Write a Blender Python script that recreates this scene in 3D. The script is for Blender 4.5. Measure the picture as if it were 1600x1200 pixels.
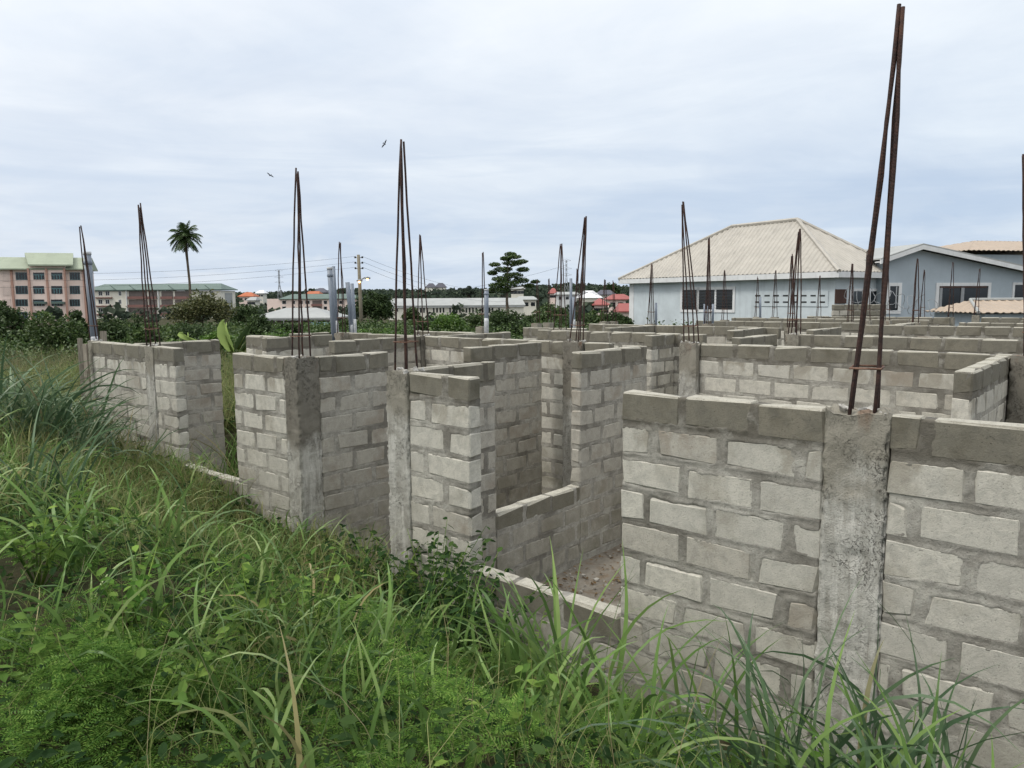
import bpy, math, random
import numpy as np
from mathutils import Vector, Matrix
random.seed(7); RNG = np.random.default_rng(7)
S = bpy.context.scene
for o in list(bpy.data.objects): bpy.data.objects.remove(o)
C = S.collection

# ------------------------------------------------------------------ camera
F = 1160.0; CAMZ = 2.305; ZT = 1.645; P = 0.235; TH = 0.15
PITCH = math.atan(134.0 / F); ROLL = -0.0067
CROT = Matrix.Rotation(math.pi / 2 - PITCH, 3, 'X') @ Matrix.Rotation(ROLL, 3, 'Z')
CAM = Vector((0, 0, CAMZ))
cd = bpy.data.cameras.new('camera'); cam = bpy.data.objects.new('camera', cd); C.objects.link(cam)
cd.sensor_width = 36; cd.lens = 36 * F / 1600; cd.clip_start = 0.05; cd.clip_end = 9000
cam.matrix_world = Matrix.Translation(CAM) @ CROT.to_4x4(); S.camera = cam
S.render.resolution_x = 1024; S.render.resolution_y = 768
S.cycles.max_bounces = 6; S.cycles.diffuse_bounces = 3; S.cycles.glossy_bounces = 2; S.cycles.transmission_bounces = 3
S.cycles.use_adaptive_sampling = True; S.cycles.adaptive_threshold = 0.02; S.cycles.use_denoising = True

# ------------------------------------------------------------------ world, sun, exposure
SUN_EL, SUN_AZ = math.radians(52), math.radians(-112)      # azimuth from +Y, clockwise positive: left and a little behind
W = bpy.data.worlds.new('World'); S.world = W; W.use_nodes = True
W.cycles.sampling_method = 'MANUAL'; W.cycles.sample_map_resolution = 512
nt = W.node_tree; nt.nodes.clear()
def wn(t, **k):
    n = nt.nodes.new(t)
    for a, v in k.items(): setattr(n, a, v)
    return n
def wl(a, b): nt.links.new(a, b)
out = wn('ShaderNodeOutputWorld'); bg = wn('ShaderNodeBackground'); bg.inputs['Strength'].default_value = 0.1
wl(bg.outputs[0], out.inputs[0])
sky = wn('ShaderNodeTexSky', sky_type='NISHITA', sun_disc=False, sun_elevation=SUN_EL, sun_rotation=SUN_AZ)
tc = wn('ShaderNodeTexCoord'); sep = wn('ShaderNodeSeparateXYZ'); wl(tc.outputs['Generated'], sep.inputs[0])
def wmath(op, a, b=None, clamp=False):
    n = wn('ShaderNodeMath', operation=op, use_clamp=clamp)
    for i, v in enumerate((a, b)):
        if v is None: continue
        if isinstance(v, (int, float)): n.inputs[i].default_value = v
        else: wl(v, n.inputs[i])
    return n.outputs[0]
zc = wmath('MAXIMUM', sep.outputs[2], 0.0)
den = wmath('ADD', zc, 0.10)
cx = wmath('DIVIDE', sep.outputs[0], den); cy = wmath('DIVIDE', sep.outputs[1], den)
cmb = wn('ShaderNodeCombineXYZ'); wl(cx, cmb.inputs[0]); wl(cy, cmb.inputs[1])
def wnoise(scale, detail, rough, off, dist=0.0, src=None):
    mp = wn('ShaderNodeMapping'); mp.inputs['Location'].default_value = off
    wl(src or cmb.outputs[0], mp.inputs[0])
    n = wn('ShaderNodeTexNoise'); n.inputs['Scale'].default_value = scale; n.inputs['Detail'].default_value = detail
    n.inputs['Roughness'].default_value = rough; n.inputs['Distortion'].default_value = dist
    wl(mp.outputs[0], n.inputs[0]); return n.outputs['Fac']
def wramp(fac, stops):
    r = wn('ShaderNodeValToRGB'); e = r.color_ramp.elements
    while len(e) < len(stops): e.new(0.5)
    for i, (p, c) in enumerate(stops): e[i].position = p; e[i].color = (*c, 1)
    wl(fac, r.inputs[0]); return r.outputs[0]
def wmix(fac, a, b, mode='MIX'):
    m = wn('ShaderNodeMix', data_type='RGBA', blend_type=mode)
    for s, v in ((m.inputs[0], fac), (m.inputs[6], a), (m.inputs[7], b)):
        if isinstance(v, (int, float)): s.default_value = v
        elif isinstance(v, tuple): s.default_value = (*v, 1)
        else: wl(v, s)
    return m.outputs[2]
n1 = wnoise(0.42, 6, 0.55, (3.1, 1.7, 0), 0.5)
n2 = wnoise(1.1, 8, 0.6, (7.7, 5.2, 0), 0.8)
cl = wramp(n1, [(0.30, (6.7, 7.35, 8.3)), (0.48, (8.1, 8.45, 8.95)), (0.64, (9.1, 9.25, 9.4))])
cl2 = wramp(n2, [(0.36, (0.91, 0.925, 0.95)), (0.6, (1.0, 1.0, 1.0)), (0.75, (1.06, 1.05, 1.03))])
cl = wmix(1.0, cl, cl2, 'MULTIPLY')
grad = wramp(zc, [(0.0, (0.93, 0.955, 0.985)), (0.10, (0.95, 0.97, 0.99)), (0.36, (1.24, 1.20, 1.14)), (1.0, (1.95, 1.86, 1.74))])
cl = wmix(1.0, cl, grad, 'MULTIPLY')
# layered grey-blue bands and low cumulus towards the horizon, in angular coordinates
azm = wmath('ARCTAN2', sep.outputs[0], sep.outputs[1])
c2 = wn('ShaderNodeCombineXYZ'); wl(wmath('MULTIPLY', azm, 5.0), c2.inputs[0]); wl(wmath('MULTIPLY', sep.outputs[2], 15.0), c2.inputs[1])
c3 = wn('ShaderNodeCombineXYZ'); wl(wmath('MULTIPLY', azm, 1.6), c3.inputs[0]); wl(wmath('MULTIPLY', sep.outputs[2], 17.0), c3.inputs[1])
n4 = wnoise(1.15, 6, 0.55, (2.3, 9.1, 0), 0.5, c3.outputs[0])
lowm = wramp(zc, [(0.0, (0.35,) * 3), (0.06, (1,) * 3), (0.16, (0.75,) * 3), (0.27, (0,) * 3)])
sf = wmath('MULTIPLY', wmath('MULTIPLY', wramp(n4, [(0.44, (0,) * 3), (0.62, (1,) * 3)]), lowm), 0.68, True)
cl = wmix(sf, cl, (5.9, 6.75, 8.0))
n3 = wnoise(2.1, 6, 0.55, (1.3, 4.4, 0), 0.3, c2.outputs[0])
band = wramp(zc, [(0.0, (0.25,) * 3), (0.03, (1,) * 3), (0.085, (0.55,) * 3), (0.15, (0,) * 3)])
puff = wramp(n3, [(0.50, (0,) * 3), (0.60, (0.75,) * 3)])
pf = wmath('MULTIPLY', wmath('MULTIPLY', puff, band), 0.6, True)
cl = wmix(pf, cl, (8.5, 8.65, 8.9))
dt = wn('ShaderNodeVectorMath', operation='DOT_PRODUCT'); wl(tc.outputs['Generated'], dt.inputs[0]); dt.inputs[1].default_value = (math.sin(SUN_AZ) * math.cos(SUN_EL), math.cos(SUN_AZ) * math.cos(SUN_EL), math.sin(SUN_EL))
glow = wramp(wmath('ADD', wmath('MULTIPLY', dt.outputs['Value'], 0.5), 0.5), [(0.2, (0.76, 0.84, 0.93)), (0.62, (0.97, 0.99, 1.015)), (1.0, (1.26, 1.25, 1.22))])   # thin overcast, brighter round the veiled sun
cl = wmix(1.0, cl, glow, 'MULTIPLY')
cl = wmix(0.93, sky.outputs[0], cl)
wl(cl, bg.inputs[0])
sl = bpy.data.lights.new('sun', 'SUN'); sl.energy = 1.5; sl.angle = math.radians(14); sl.color = (1.0, 0.955, 0.89)
so = bpy.data.objects.new('sun', sl); C.objects.link(so)
sd = Vector((math.sin(SUN_AZ) * math.cos(SUN_EL), math.cos(SUN_AZ) * math.cos(SUN_EL), math.sin(SUN_EL)))
so.rotation_euler = sd.to_track_quat('Z', 'Y').to_euler(); so.location = sd * 200
V = S.view_settings; V.view_transform = 'Standard'; V.look = 'None'; V.exposure = 0.1; V.gamma = 1.0; V.use_curve_mapping = False

# ------------------------------------------------------------------ geometry helpers
def ray(px, py):
    return CROT @ Vector(((px - 800) / F, (600 - py) / F, -1))
def at(px, py, Y):
    d = ray(px, py); return CAM + d * (Y / d.y)
def atz(px, py, z):
    d = ray(px, py); return CAM + d * ((z - CAMZ) / d.z)
AD = Vector((-0.757, 0.653, 0)); BD = Vector((0.653, 0.757, 0))
def ab(a, b, z=0.0): return Vector((AD.x * a + BD.x * b, AD.y * a + BD.y * b, z))
def to_ab(X, Y): return (-0.757 * X + 0.653 * Y, 0.653 * X + 0.757 * Y)
A_ANG = math.atan2(AD.y, AD.x); B_ANG = math.atan2(BD.y, BD.x)
def on_plane(px, py, o, d):                    # pixel onto the vertical plane through o along d
    n = Vector((-d.y, d.x, 0)); r = ray(px, py)
    t = (o - CAM).dot(n) / r.dot(n); return CAM + r * t

def hashn(ix, iy, iz, seed):
    h = (ix.astype(np.int64) * 374761393 + iy.astype(np.int64) * 668265263 + iz.astype(np.int64) * 2147483647 + seed * 144665) & 0xFFFFFFFF
    h = ((h ^ (h >> 13)) * 1274126177) & 0xFFFFFFFF
    h = ((h ^ (h >> 16)) * 2246822519) & 0xFFFFFFFF
    return ((h ^ (h >> 15)) & 0xFFFF) / 65535.0
def vnoise(p, scale, seed=0):
    q = p * scale; i = np.floor(q); f = q - i; f = f * f * (3 - 2 * f); i = i.astype(np.int64)
    r = 0
    for dx in (0, 1):
        for dy in (0, 1):
            for dz in (0, 1):
                w = (f[:, 0] if dx else 1 - f[:, 0]) * (f[:, 1] if dy else 1 - f[:, 1]) * (f[:, 2] if dz else 1 - f[:, 2])
                r = r + w * hashn(i[:, 0] + dx, i[:, 1] + dy, i[:, 2] + dz, seed)
    return r * 2 - 1
def fbm(p, scale, seed=0, oct=3):
    r = 0; a = 1.0; t = 0
    for k in range(oct):
        r = r + a * vnoise(p, scale * 2 ** k, seed + k * 17); t += a; a *= 0.5
    return r / t

def mesh_np(name, V_, quads=None, tris=None, smooth=False):
    me = bpy.data.meshes.new(name); V_ = np.asarray(V_, np.float32)
    parts = []; sizes = []
    if quads is not None and len(quads): parts.append(np.asarray(quads, np.int32).ravel()); sizes.append(np.full(len(quads), 4, np.int32))
    if tris is not None and len(tris): parts.append(np.asarray(tris, np.int32).ravel()); sizes.append(np.full(len(tris), 3, np.int32))
    L = np.concatenate(parts); sz = np.concatenate(sizes)
    me.vertices.add(len(V_)); me.vertices.foreach_set('co', V_.ravel())
    me.loops.add(len(L)); me.loops.foreach_set('vertex_index', L)
    me.polygons.add(len(sz)); st = np.zeros(len(sz), np.int32); st[1:] = np.cumsum(sz)[:-1]
    me.polygons.foreach_set('loop_start', st)
    me.polygons.foreach_set('use_smooth', np.full(len(sz), smooth, bool))
    me.update(calc_edges=True); return me
def link(name, me, mat=None, parent=None, loc=None, rz=0.0, smooth=None):
    if mat is not None and not me.materials: me.materials.append(mat)
    o = bpy.data.objects.new(name, me); C.objects.link(o)
    if parent is not None: o.parent = parent
    if loc is not None: o.location = loc
    if rz: o.rotation_euler = (0, 0, rz)
    return o
def thing(name, label, cat, loc=(0, 0, 0), rz=0.0, group=None):
    o = bpy.data.objects.new(name, None); C.objects.link(o); o.empty_display_size = 0.2
    o.location = loc; o.rotation_euler = (0, 0, rz); tag(o, label, cat, group); return o
def tag(o, label, cat, group=None):
    o['label'] = label; o['category'] = cat
    if group: o['group'] = group
    return o
def kind(o, k, label=None):
    o['kind'] = k
    if label: o['label'] = label
    return o

class MB:                                       # collects polygons
    def __init__(s): s.v = []; s.q = []; s.t = []
    def add(s, V_, q=(), t=()):
        n = len(s.v); s.v += [tuple(x) for x in V_]
        s.q += [tuple(i + n for i in f) for f in q]; s.t += [tuple(i + n for i in f) for f in t]
    def box(s, x0, x1, y0, y1, z0, z1, M=None):
        v = [Vector((x, y, z)) for z in (z0, z1) for y in (y0, y1) for x in (x0, x1)]
        if M is not None: v = [M @ p for p in v]
        s.add(v, [(0, 2, 3, 1), (4, 5, 7, 6), (0, 1, 5, 4), (2, 6, 7, 3), (0, 4, 6, 2), (1, 3, 7, 5)])
    def prism(s, pts, d):                       # planar polygon (quad/tri) extruded along d
        n = len(pts); a = [Vector(p) for p in pts]; b = [p + Vector(d) for p in a]; k = len(s.v)
        s.v += [tuple(p) for p in a + b]
        for i in range(n): j = (i + 1) % n; s.q.append((k + i, k + j, k + n + j, k + n + i))
        for base, rev in ((k, True), (k + n, False)):
            idx = [base + i for i in range(n)]
            if rev: idx = idx[::-1]
            if n == 4: s.q.append(tuple(idx))
            else:
                for i in range(1, n - 1): s.t.append((idx[0], idx[i], idx[i + 1]))
    def tube(s, pts, rad, n=8, cap=True):
        pts = [Vector(p) for p in pts]
        if isinstance(rad, (int, float)): rad = [rad] * len(pts)
        k = len(s.v); ref = None
        for i, p in enumerate(pts):
            d = (pts[min(i + 1, len(pts) - 1)] - pts[max(i - 1, 0)]).normalized()
            if ref is None: ref = d.orthogonal().normalized()
            ref = (ref - d * ref.dot(d)).normalized(); w = d.cross(ref)
            for j in range(n):
                t = 2 * math.pi * j / n; s.v.append(tuple(p + (ref * math.cos(t) + w * math.sin(t)) * rad[i]))
        for i in range(len(pts) - 1):
            for j in range(n):
                j2 = (j + 1) % n; s.q.append((k + i * n + j, k + i * n + j2, k + (i + 1) * n + j2, k + (i + 1) * n + j))
        if cap:
            for base, rev in ((k, True), (k + (len(pts) - 1) * n, False)):
                for j in range(1, n - 1):
                    s.t.append((base, base + j + 1, base + j) if rev else (base, base + j, base + j + 1))
    def mesh(s, name, smooth=False): return mesh_np(name, s.v, s.q, s.t, smooth)
    def obj(s, name, mat, parent=None, smooth=False, loc=None, rz=0.0): return link(name, s.mesh(name, smooth), mat, parent, loc, rz)

# ------------------------------------------------------------------ materials
class MN:
    def __init__(s, name):
        s.m = bpy.data.materials.new(name); s.m.use_nodes = True; s.t = s.m.node_tree; s.t.nodes.clear()
        s.out = s.t.nodes.new('ShaderNodeOutputMaterial')
    def n(s, t, ins=None, **k):
        n = s.t.nodes.new(t)
        for a, v in k.items(): setattr(n, a, v)
        for a, v in (ins or {}).items(): s.set(n.inputs[a], v)
        return n
    def set(s, sock, v):
        if isinstance(v, bpy.types.NodeSocket): s.t.links.new(v, sock)
        elif isinstance(v, tuple) and len(v) == 3 and sock.type == 'RGBA': sock.default_value = (*v, 1)
        else: sock.default_value = v
    def pos(s): return s.n('ShaderNodeNewGeometry').outputs['Position']
    def noise(s, scale, detail=4, rough=0.55, vec=None, dist=0.0, stretch=None):
        v = vec or s.pos()
        if stretch:
            mp = s.n('ShaderNodeMapping'); s.set(mp.inputs[0], v); mp.inputs['Scale'].default_value = stretch; v = mp.outputs[0]
        return s.n('ShaderNodeTexNoise', {'Vector': v, 'Scale': scale, 'Detail': detail, 'Roughness': rough, 'Distortion': dist}).outputs['Fac']
    def ramp(s, fac, stops):
        r = s.n('ShaderNodeValToRGB'); e = r.color_ramp.elements
        while len(e) < len(stops): e.new(0.5)
        for i, (p, c) in enumerate(stops):
            e[i].position = p; e[i].color = (*c, 1) if isinstance(c, tuple) else (c, c, c, 1)
        s.set(r.inputs[0], fac); return r.outputs[0]
    def mix(s, fac, a, b, mode='MIX'):
        m = s.n('ShaderNodeMix', data_type='RGBA', blend_type=mode)
        s.set(m.inputs[0], fac); s.set(m.inputs[6], a); s.set(m.inputs[7], b); return m.outputs[2]
    def math(s, op, a, b=0.0, clamp=False):
        m = s.n('ShaderNodeMath', operation=op, use_clamp=clamp); s.set(m.inputs[0], a); s.set(m.inputs[1], b); return m.outputs[0]
    def bump(s, h, strength=0.5, dist=0.01, normal=None):
        b = s.n('ShaderNodeBump', {'Height': h, 'Strength': strength, 'Distance': dist})
        if normal is not None: s.set(b.inputs['Normal'], normal)
        return b.outputs[0]
    def bsdf(s, col, rough=0.8, normal=None, metal=0.0, spec=0.3, **k):
        b = s.n('ShaderNodeBsdfPrincipled', {'Base Color': col, 'Roughness': rough, 'Metallic': metal, 'Specular IOR Level': spec})
        for a, v in k.items(): s.set(b.inputs[a.replace('_', ' ')], v)
        if normal is not None: s.set(b.inputs['Normal'], normal)
        s.t.links.new(b.outputs[0], s.out.inputs[0]); return s.m
    def rnd(s): return s.n('ShaderNodeObjectInfo').outputs['Random']
    def island(s): return s.n('ShaderNodeNewGeometry').outputs['Random Per Island']

def mat_block(name, pale, grey, stain, grime, pale_lit_tops=None):
    m = MN(name); p = m.pos(); gn = m.n('ShaderNodeNewGeometry').outputs['Normal']; nz = m.n('ShaderNodeSeparateXYZ', {0: gn}).outputs[2]; pz = m.n('ShaderNodeSeparateXYZ', {0: p}).outputs[2]
    big = m.noise(2.2, 5, 0.6, p); mid = m.noise(11, 6, 0.7, p, 0.5); fine = m.noise(95, 3, 0.75, p); grain = m.noise(420, 2, 0.6, p)
    col = m.mix(m.ramp(m.rnd(), [(0.0, 0.0), (1.0, 0.75)]), pale, grey)
    col = m.mix(m.ramp(mid, [(0.42, 0.0), (0.66, 0.9)]), col, tuple(x * .86 for x in grey))
    col = m.mix(m.ramp(big, [(0.53, 0.0), (0.66, grime)]), col, stain)
    run = m.math('MULTIPLY', m.ramp(m.math('MULTIPLY', m.math('SUBTRACT', pz, 1.0), 2.2, True), [(0.0, 0.0), (1.0, 1.0)]), m.ramp(m.noise(3.1, 5, 0.6, p, 0.5, (1, 1, 0.6)), [(0.50, 0.0), (0.60, 0.8)]))
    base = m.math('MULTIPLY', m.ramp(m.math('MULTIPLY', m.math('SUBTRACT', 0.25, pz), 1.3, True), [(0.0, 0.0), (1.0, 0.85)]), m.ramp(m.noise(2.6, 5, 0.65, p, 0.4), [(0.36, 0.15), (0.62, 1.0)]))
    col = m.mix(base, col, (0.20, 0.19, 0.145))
    if not pale_lit_tops: col = m.mix(run, col, stain)
    else: col = m.mix(m.math('MULTIPLY', m.ramp(nz, [(0.55, 0.0), (0.8, 1.0)]), m.ramp(mid, [(0.30, 0.45), (0.55, 1.0)])), col, pale_lit_tops)  # upward faces paler: bare cement colour plus direct sky light painted in
    col = m.mix(m.ramp(fine, [(0.30, 0.75), (0.45, 0.0)]), col, tuple(x * 0.55 for x in grey))
    pores = m.n('ShaderNodeTexVoronoi', {'Vector': p, 'Scale': 38.0, 'Randomness': 1.0}).outputs['Distance']
    pm = m.math('MULTIPLY', m.ramp(pores, [(0.06, 1.0), (0.13, 0.0)]), m.ramp(m.noise(17, 2, 0.5, p), [(0.44, 0.0), (0.58, 1.0)]))
    col = m.mix(m.math('MULTIPLY', pm, 0.8), col, tuple(x * 0.25 for x in grey))
    h = m.math('ADD', m.math('MULTIPLY', fine, 0.5), m.math('ADD', m.math('MULTIPLY', grain, 0.35), m.math('MULTIPLY', mid, 0.8)))
    h = m.math('SUBTRACT', h, m.math('MULTIPLY', pm, 0.8))
    return m.bsdf(col, 0.93, m.bump(h, 0.8, 0.009), spec=0.15)
M = {}
M['block_pale'] = mat_block('pale sandcrete', (0.575, 0.552, 0.48), (0.455, 0.44, 0.388), (0.25, 0.225, 0.175), 0.5)
M['block_mid'] = mat_block('shade-grey sandcrete', (0.46, 0.435, 0.375), (0.38, 0.362, 0.315), (0.27, 0.23, 0.18), 0.6)  # darker copy: shade of the cross walls put into colour, plus odd grey blocks
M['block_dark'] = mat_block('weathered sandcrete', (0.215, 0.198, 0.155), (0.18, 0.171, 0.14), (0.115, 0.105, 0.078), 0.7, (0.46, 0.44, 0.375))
def mat_mortar():
    m = MN('mortar'); p = m.pos()
    big = m.noise(1.6, 5, 0.6, p); mid = m.noise(14, 6, 0.65, p, 0.6); fine = m.noise(90, 4, 0.75, p)
    col = m.mix(m.ramp(mid, [(0.35, 0.0), (0.65, 1.0)]), (0.26, 0.248, 0.218), (0.39, 0.378, 0.335))
    sp = m.n('ShaderNodeSeparateXYZ', {0: p})
    col = m.mix(m.ramp(m.noise(4.5, 6, 0.65, p, 0.5), [(0.50, 0.0), (0.62, 0.7)]), col, (0.43, 0.415, 0.365))
    band = m.ramp(m.math('MULTIPLY', m.math('SUBTRACT', sp.outputs[2], 1.32), 7.0, True), [(0.0, 0.0), (0.9, 1.0)])
    col = m.mix(m.math('MULTIPLY', band, m.ramp(m.noise(5, 5, 0.6, p), [(0.40, 0.25), (0.55, 0.9)])), col, (0.105, 0.095, 0.075))
    col = m.mix(m.ramp(big, [(0.46, 0.0), (0.62, 0.75)]), col, (0.13, 0.12, 0.10))
    col = m.mix(m.ramp(fine, [(0.30, 0.7), (0.44, 0.0)]), col, (0.07, 0.065, 0.055))
    h = m.math('ADD', m.math('MULTIPLY', mid, 1.2), m.math('MULTIPLY', fine, 0.7))
    return m.bsdf(col, 0.95, m.bump(h, 0.8, 0.01), spec=0.12)
M['mortar'] = mat_mortar()
def mat_column(name, zd, dark):
    m = MN(name); p = m.pos(); sp = m.n('ShaderNodeSeparateXYZ', {0: p})
    st = m.noise(13, 5, 0.65, p, 0.3, (1, 1, 0.10)); mid = m.noise(8, 6, 0.65, p, 0.5); fine = m.noise(110, 3, 0.7, p)
    col = m.mix(m.ramp(mid, [(0.35, 0.0), (0.65, 1.0)]), (0.29, 0.28, 0.245), (0.45, 0.44, 0.395))
    col = m.mix(m.ramp(st, [(0.47, 0.0), (0.62, 0.85)]), col, (0.53, 0.52, 0.475))
    # damp, algae-darkened upper part with a ragged lower edge
    zz = m.math('ADD', sp.outputs[2], m.math('MULTIPLY', m.math('SUBTRACT', m.noise(3.5, 5, 0.6, p), 0.5), 0.9))
    dm = m.ramp(m.math('MULTIPLY', m.math('SUBTRACT', zz, zd), 4.0, True), [(0.0, 0.0), (1.0, 1.0)])
    col = m.mix(m.math('MULTIPLY', dm, 0.9), col, dark)
    rs = m.math('MULTIPLY', m.ramp(m.math('MULTIPLY', m.math('SUBTRACT', sp.outputs[2], 1.45), 5.5, True), [(0.0, 0.0), (1.0, 1.0)]), m.ramp(m.noise(9, 3, 0.5, p, 0, (1, 1, 0.3)), [(0.56, 0.0), (0.68, 0.55)]))
    col = m.mix(rs, col, (0.17, 0.085, 0.045))
    col = m.mix(m.ramp(fine, [(0.30, 0.7), (0.42, 0.0)]), col, (0.07, 0.065, 0.055))
    crk = m.n('ShaderNodeTexVoronoi', {'Vector': m.n('ShaderNodeMapping', {'Vector': m.n('ShaderNodeVectorMath', {0: p, 1: m.n('ShaderNodeTexNoise', {'Vector': p, 'Scale': 9.0, 'Detail': 4.0}).outputs['Color']}, operation='ADD').outputs[0], 'Scale': (5, 5, 13)}).outputs[0], 'Scale': 1.0}, feature='DISTANCE_TO_EDGE').outputs['Distance']
    cm = m.math('MULTIPLY', m.ramp(crk, [(0.0, 1.0), (0.035, 0.0)]), m.ramp(m.noise(4, 3, 0.5, p), [(0.47, 0.0), (0.6, 1.0)]))
    col = m.mix(m.math('MULTIPLY', cm, 0.75), col, (0.05, 0.045, 0.04))
    h = m.math('ADD', m.math('MULTIPLY', mid, 1.2), m.math('ADD', m.math('MULTIPLY', fine, 0.5), m.math('MULTIPLY', st, 0.6)))
    h = m.math('SUBTRACT', h, m.math('MULTIPLY', cm, 1.2))
    return m.bsdf(col, 0.92, m.bump(h, 1.0, 0.014), spec=0.15)
M['column'] = mat_column('column concrete', 1.08, (0.25, 0.233, 0.19))
M['column_dark'] = mat_column('damp column concrete', 0.55, (0.165, 0.152, 0.124))
def mat_rebar():
    m = MN('rusty steel'); p = m.pos(); n = m.noise(30, 5, 0.65, p); n2 = m.noise(6, 3, 0.5, p)
    col = m.mix(m.ramp(n, [(0.35, 0.0), (0.65, 1.0)]), (0.021, 0.013, 0.012), (0.060, 0.028, 0.021))
    col = m.mix(m.ramp(n2, [(0.56, 0.0), (0.68, 0.5)]), col, (0.10, 0.045, 0.025))
    w = m.n('ShaderNodeTexWave', {'Vector': p, 'Scale': 42.0, 'Distortion': 0.6}, bands_direction='Z').outputs['Fac']
    return m.bsdf(col, 0.7, m.bump(m.math('ADD', w, m.math('MULTIPLY', n, 0.6)), 0.6, 0.004), spec=0.3)
M['rebar'] = mat_rebar()
def mat_simple(name, a, b, scale=8, rough=0.7, bumps=0.2, spec=0.3, metal=0.0, stretch=None):
    m = MN(name); n = m.noise(scale, 5, 0.6, stretch=stretch)
    return m.bsdf(m.mix(m.ramp(n, [(0.35, 0.0), (0.65, 1.0)]), a, b), rough, m.bump(n, bumps, 0.01), metal, spec)
M['stirrup'] = mat_simple('rust orange steel', (0.085, 0.04, 0.025), (0.20, 0.12, 0.085), 25)
M['rubble'] = mat_simple('broken lime concrete', (0.30, 0.29, 0.265), (0.52, 0.51, 0.48), 25, 0.95, 0.9, 0.1)
M['pvc'] = mat_simple('grey pvc', (0.16, 0.19, 0.235), (0.205, 0.235, 0.28), 5, 0.4, 0.05, 0.4)
M['pvc_pale'] = mat_simple('cement-splashed pvc', (0.42, 0.44, 0.46), (0.6, 0.61, 0.62), 20, 0.7, 0.3, 0.3)
M['wood'] = mat_simple('weathered plank', (0.17, 0.145, 0.115), (0.32, 0.29, 0.24), 10, 0.9, 0.4, 0.1, 0, (6, 6, 0.5))
def mat_ground():
    m = MN('earth'); p = m.pos(); n = m.noise(0.35, 6, 0.6, p); f = m.noise(9, 5, 0.7, p)
    col = m.mix(m.ramp(n, [(0.35, 0.0), (0.65, 1.0)]), (0.030, 0.036, 0.016), (0.055, 0.056, 0.028))
    col = m.mix(m.ramp(f, [(0.4, 0.0), (0.7, 0.6)]), col, (0.07, 0.052, 0.035))
    return m.bsdf(col, 0.95, m.bump(f, 0.8, 0.05), spec=0.1)
M['ground'] = mat_ground()
def mat_floor():
    m = MN('earth fill'); p = m.pos(); n = m.noise(1.1, 6, 0.65, p, 0.6); f = m.noise(38, 5, 0.75, p)
    col = m.mix(m.ramp(n, [(0.40, 0.0), (0.60, 1.0)]), (0.27, 0.245, 0.205), (0.17, 0.148, 0.12))
    col = m.mix(m.ramp(m.noise(5, 6, 0.7, p), [(0.52, 0.0), (0.64, 0.7)]), col, (0.19, 0.14, 0.09))
    col = m.mix(m.ramp(f, [(0.62, 0.0), (0.72, 0.8)]), col, (0.32, 0.30, 0.27))
    return m.bsdf(col, 0.95, m.bump(f, 0.8, 0.01), spec=0.1)
M['floor'] = mat_floor()
def mat_leaf(name, c0, c1, c2=None, trans=0.35, gloss=0.12, rough=0.5, dry=None):
    m = MN(name); r = m.island(); stops = [(0.0, c0), (0.6, c1)] + ([(0.9 if dry else 1.0, c2)] if c2 else []) + ([(0.97, dry)] if dry else [])
    col = m.ramp(r, stops)
    n = m.noise(0.9, 4, 0.6); col = m.mix(m.ramp(n, [(0.38, 0.0), (0.66, 0.45)]), col, tuple(x * 0.55 for x in c0))
    d = m.n('ShaderNodeBsdfDiffuse', {'Color': col}); t = m.n('ShaderNodeBsdfTranslucent', {'Color': m.mix(0.5, col, (0.5, 0.75, 0.12), 'MULTIPLY') if False else col})
    g = m.n('ShaderNodeBsdfGlossy', {'Roughness': rough, 'Color': (0.85, 0.9, 0.8)})
    a = m.n('ShaderNodeMixShader', {0: trans, 1: d.outputs[0], 2: t.outputs[0]})
    fr = m.n('ShaderNodeLayerWeight', {'Blend': 0.25})
    b = m.n('ShaderNodeMixShader', {0: m.math('MULTIPLY', m.math('ADD', fr.outputs['Fresnel'], 0.05), gloss * 0.55, True), 1: a.outputs[0], 2: g.outputs[0]})
    m.t.links.new(b.outputs[0], m.out.inputs[0]); return m.m
# ------------------------------------------------------------------ terrain
def smooth(t): t = np.clip(t, 0, 1); return t * t * (3 - 2 * t)
def inside_line(a): return np.where(a < 6.2, 4.51, 4.81)
def gz(a, b):
    a = np.asarray(a, float); b = np.asarray(b, float)
    z = -0.60 + 1.25 * smooth((4.25 - b) / 2.9) + 0.30 * smooth((a - 4) / 6.0) * smooth((b + 3) / 5)
    z = z + 0.10 * np.sin(a * 1.3 + b * 0.7) * np.cos(b * 1.1 - a * 0.4) * smooth((4.0 - b) / 1.5)
    r = np.hypot(a, b)
    z = np.where(r > 16, z + (-0.15 - z) * smooth((r - 16) / 10), z)
    z = z - 3.2 * smooth((r - 35) / 120) - 3.0 * smooth((r - 160) / 500)
    ins = (b > inside_line(a) + 0.04) & (a < 13.35) & (a > -14) & (b < 33)
    return np.where(ins, -1.25, z)
def lines(lo, hi, step, extra=()):
    l = list(np.arange(lo, hi + 1e-6, step)) + list(extra)
    s = step; x = hi
    while x < 3500: s *= 1.28; x += s; l.append(x)
    s = step; x = lo
    while x > -3500: s *= 1.28; x -= s; l.append(x)
    return np.array(sorted(set(np.round(l, 4))))
la = lines(-15, 24, 0.3, (13.36, 13.34)); lb = lines(-6, 34, 0.3, (4.50, 4.54, 4.56, 4.80, 4.84, 4.86))
GA, GB = np.meshgrid(la, lb, indexing='ij'); Z = gz(GA, GB)
vv = np.stack([AD.x * GA + BD.x * GB, AD.y * GA + BD.y * GB, Z], -1).reshape(-1, 3)
def grid_quads(n, m):
    i = np.arange(n * m).reshape(n, m); return np.stack([i[:-1, :-1], i[1:, :-1], i[1:, 1:], i[:-1, 1:]], -1).reshape(-1, 4)
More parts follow.
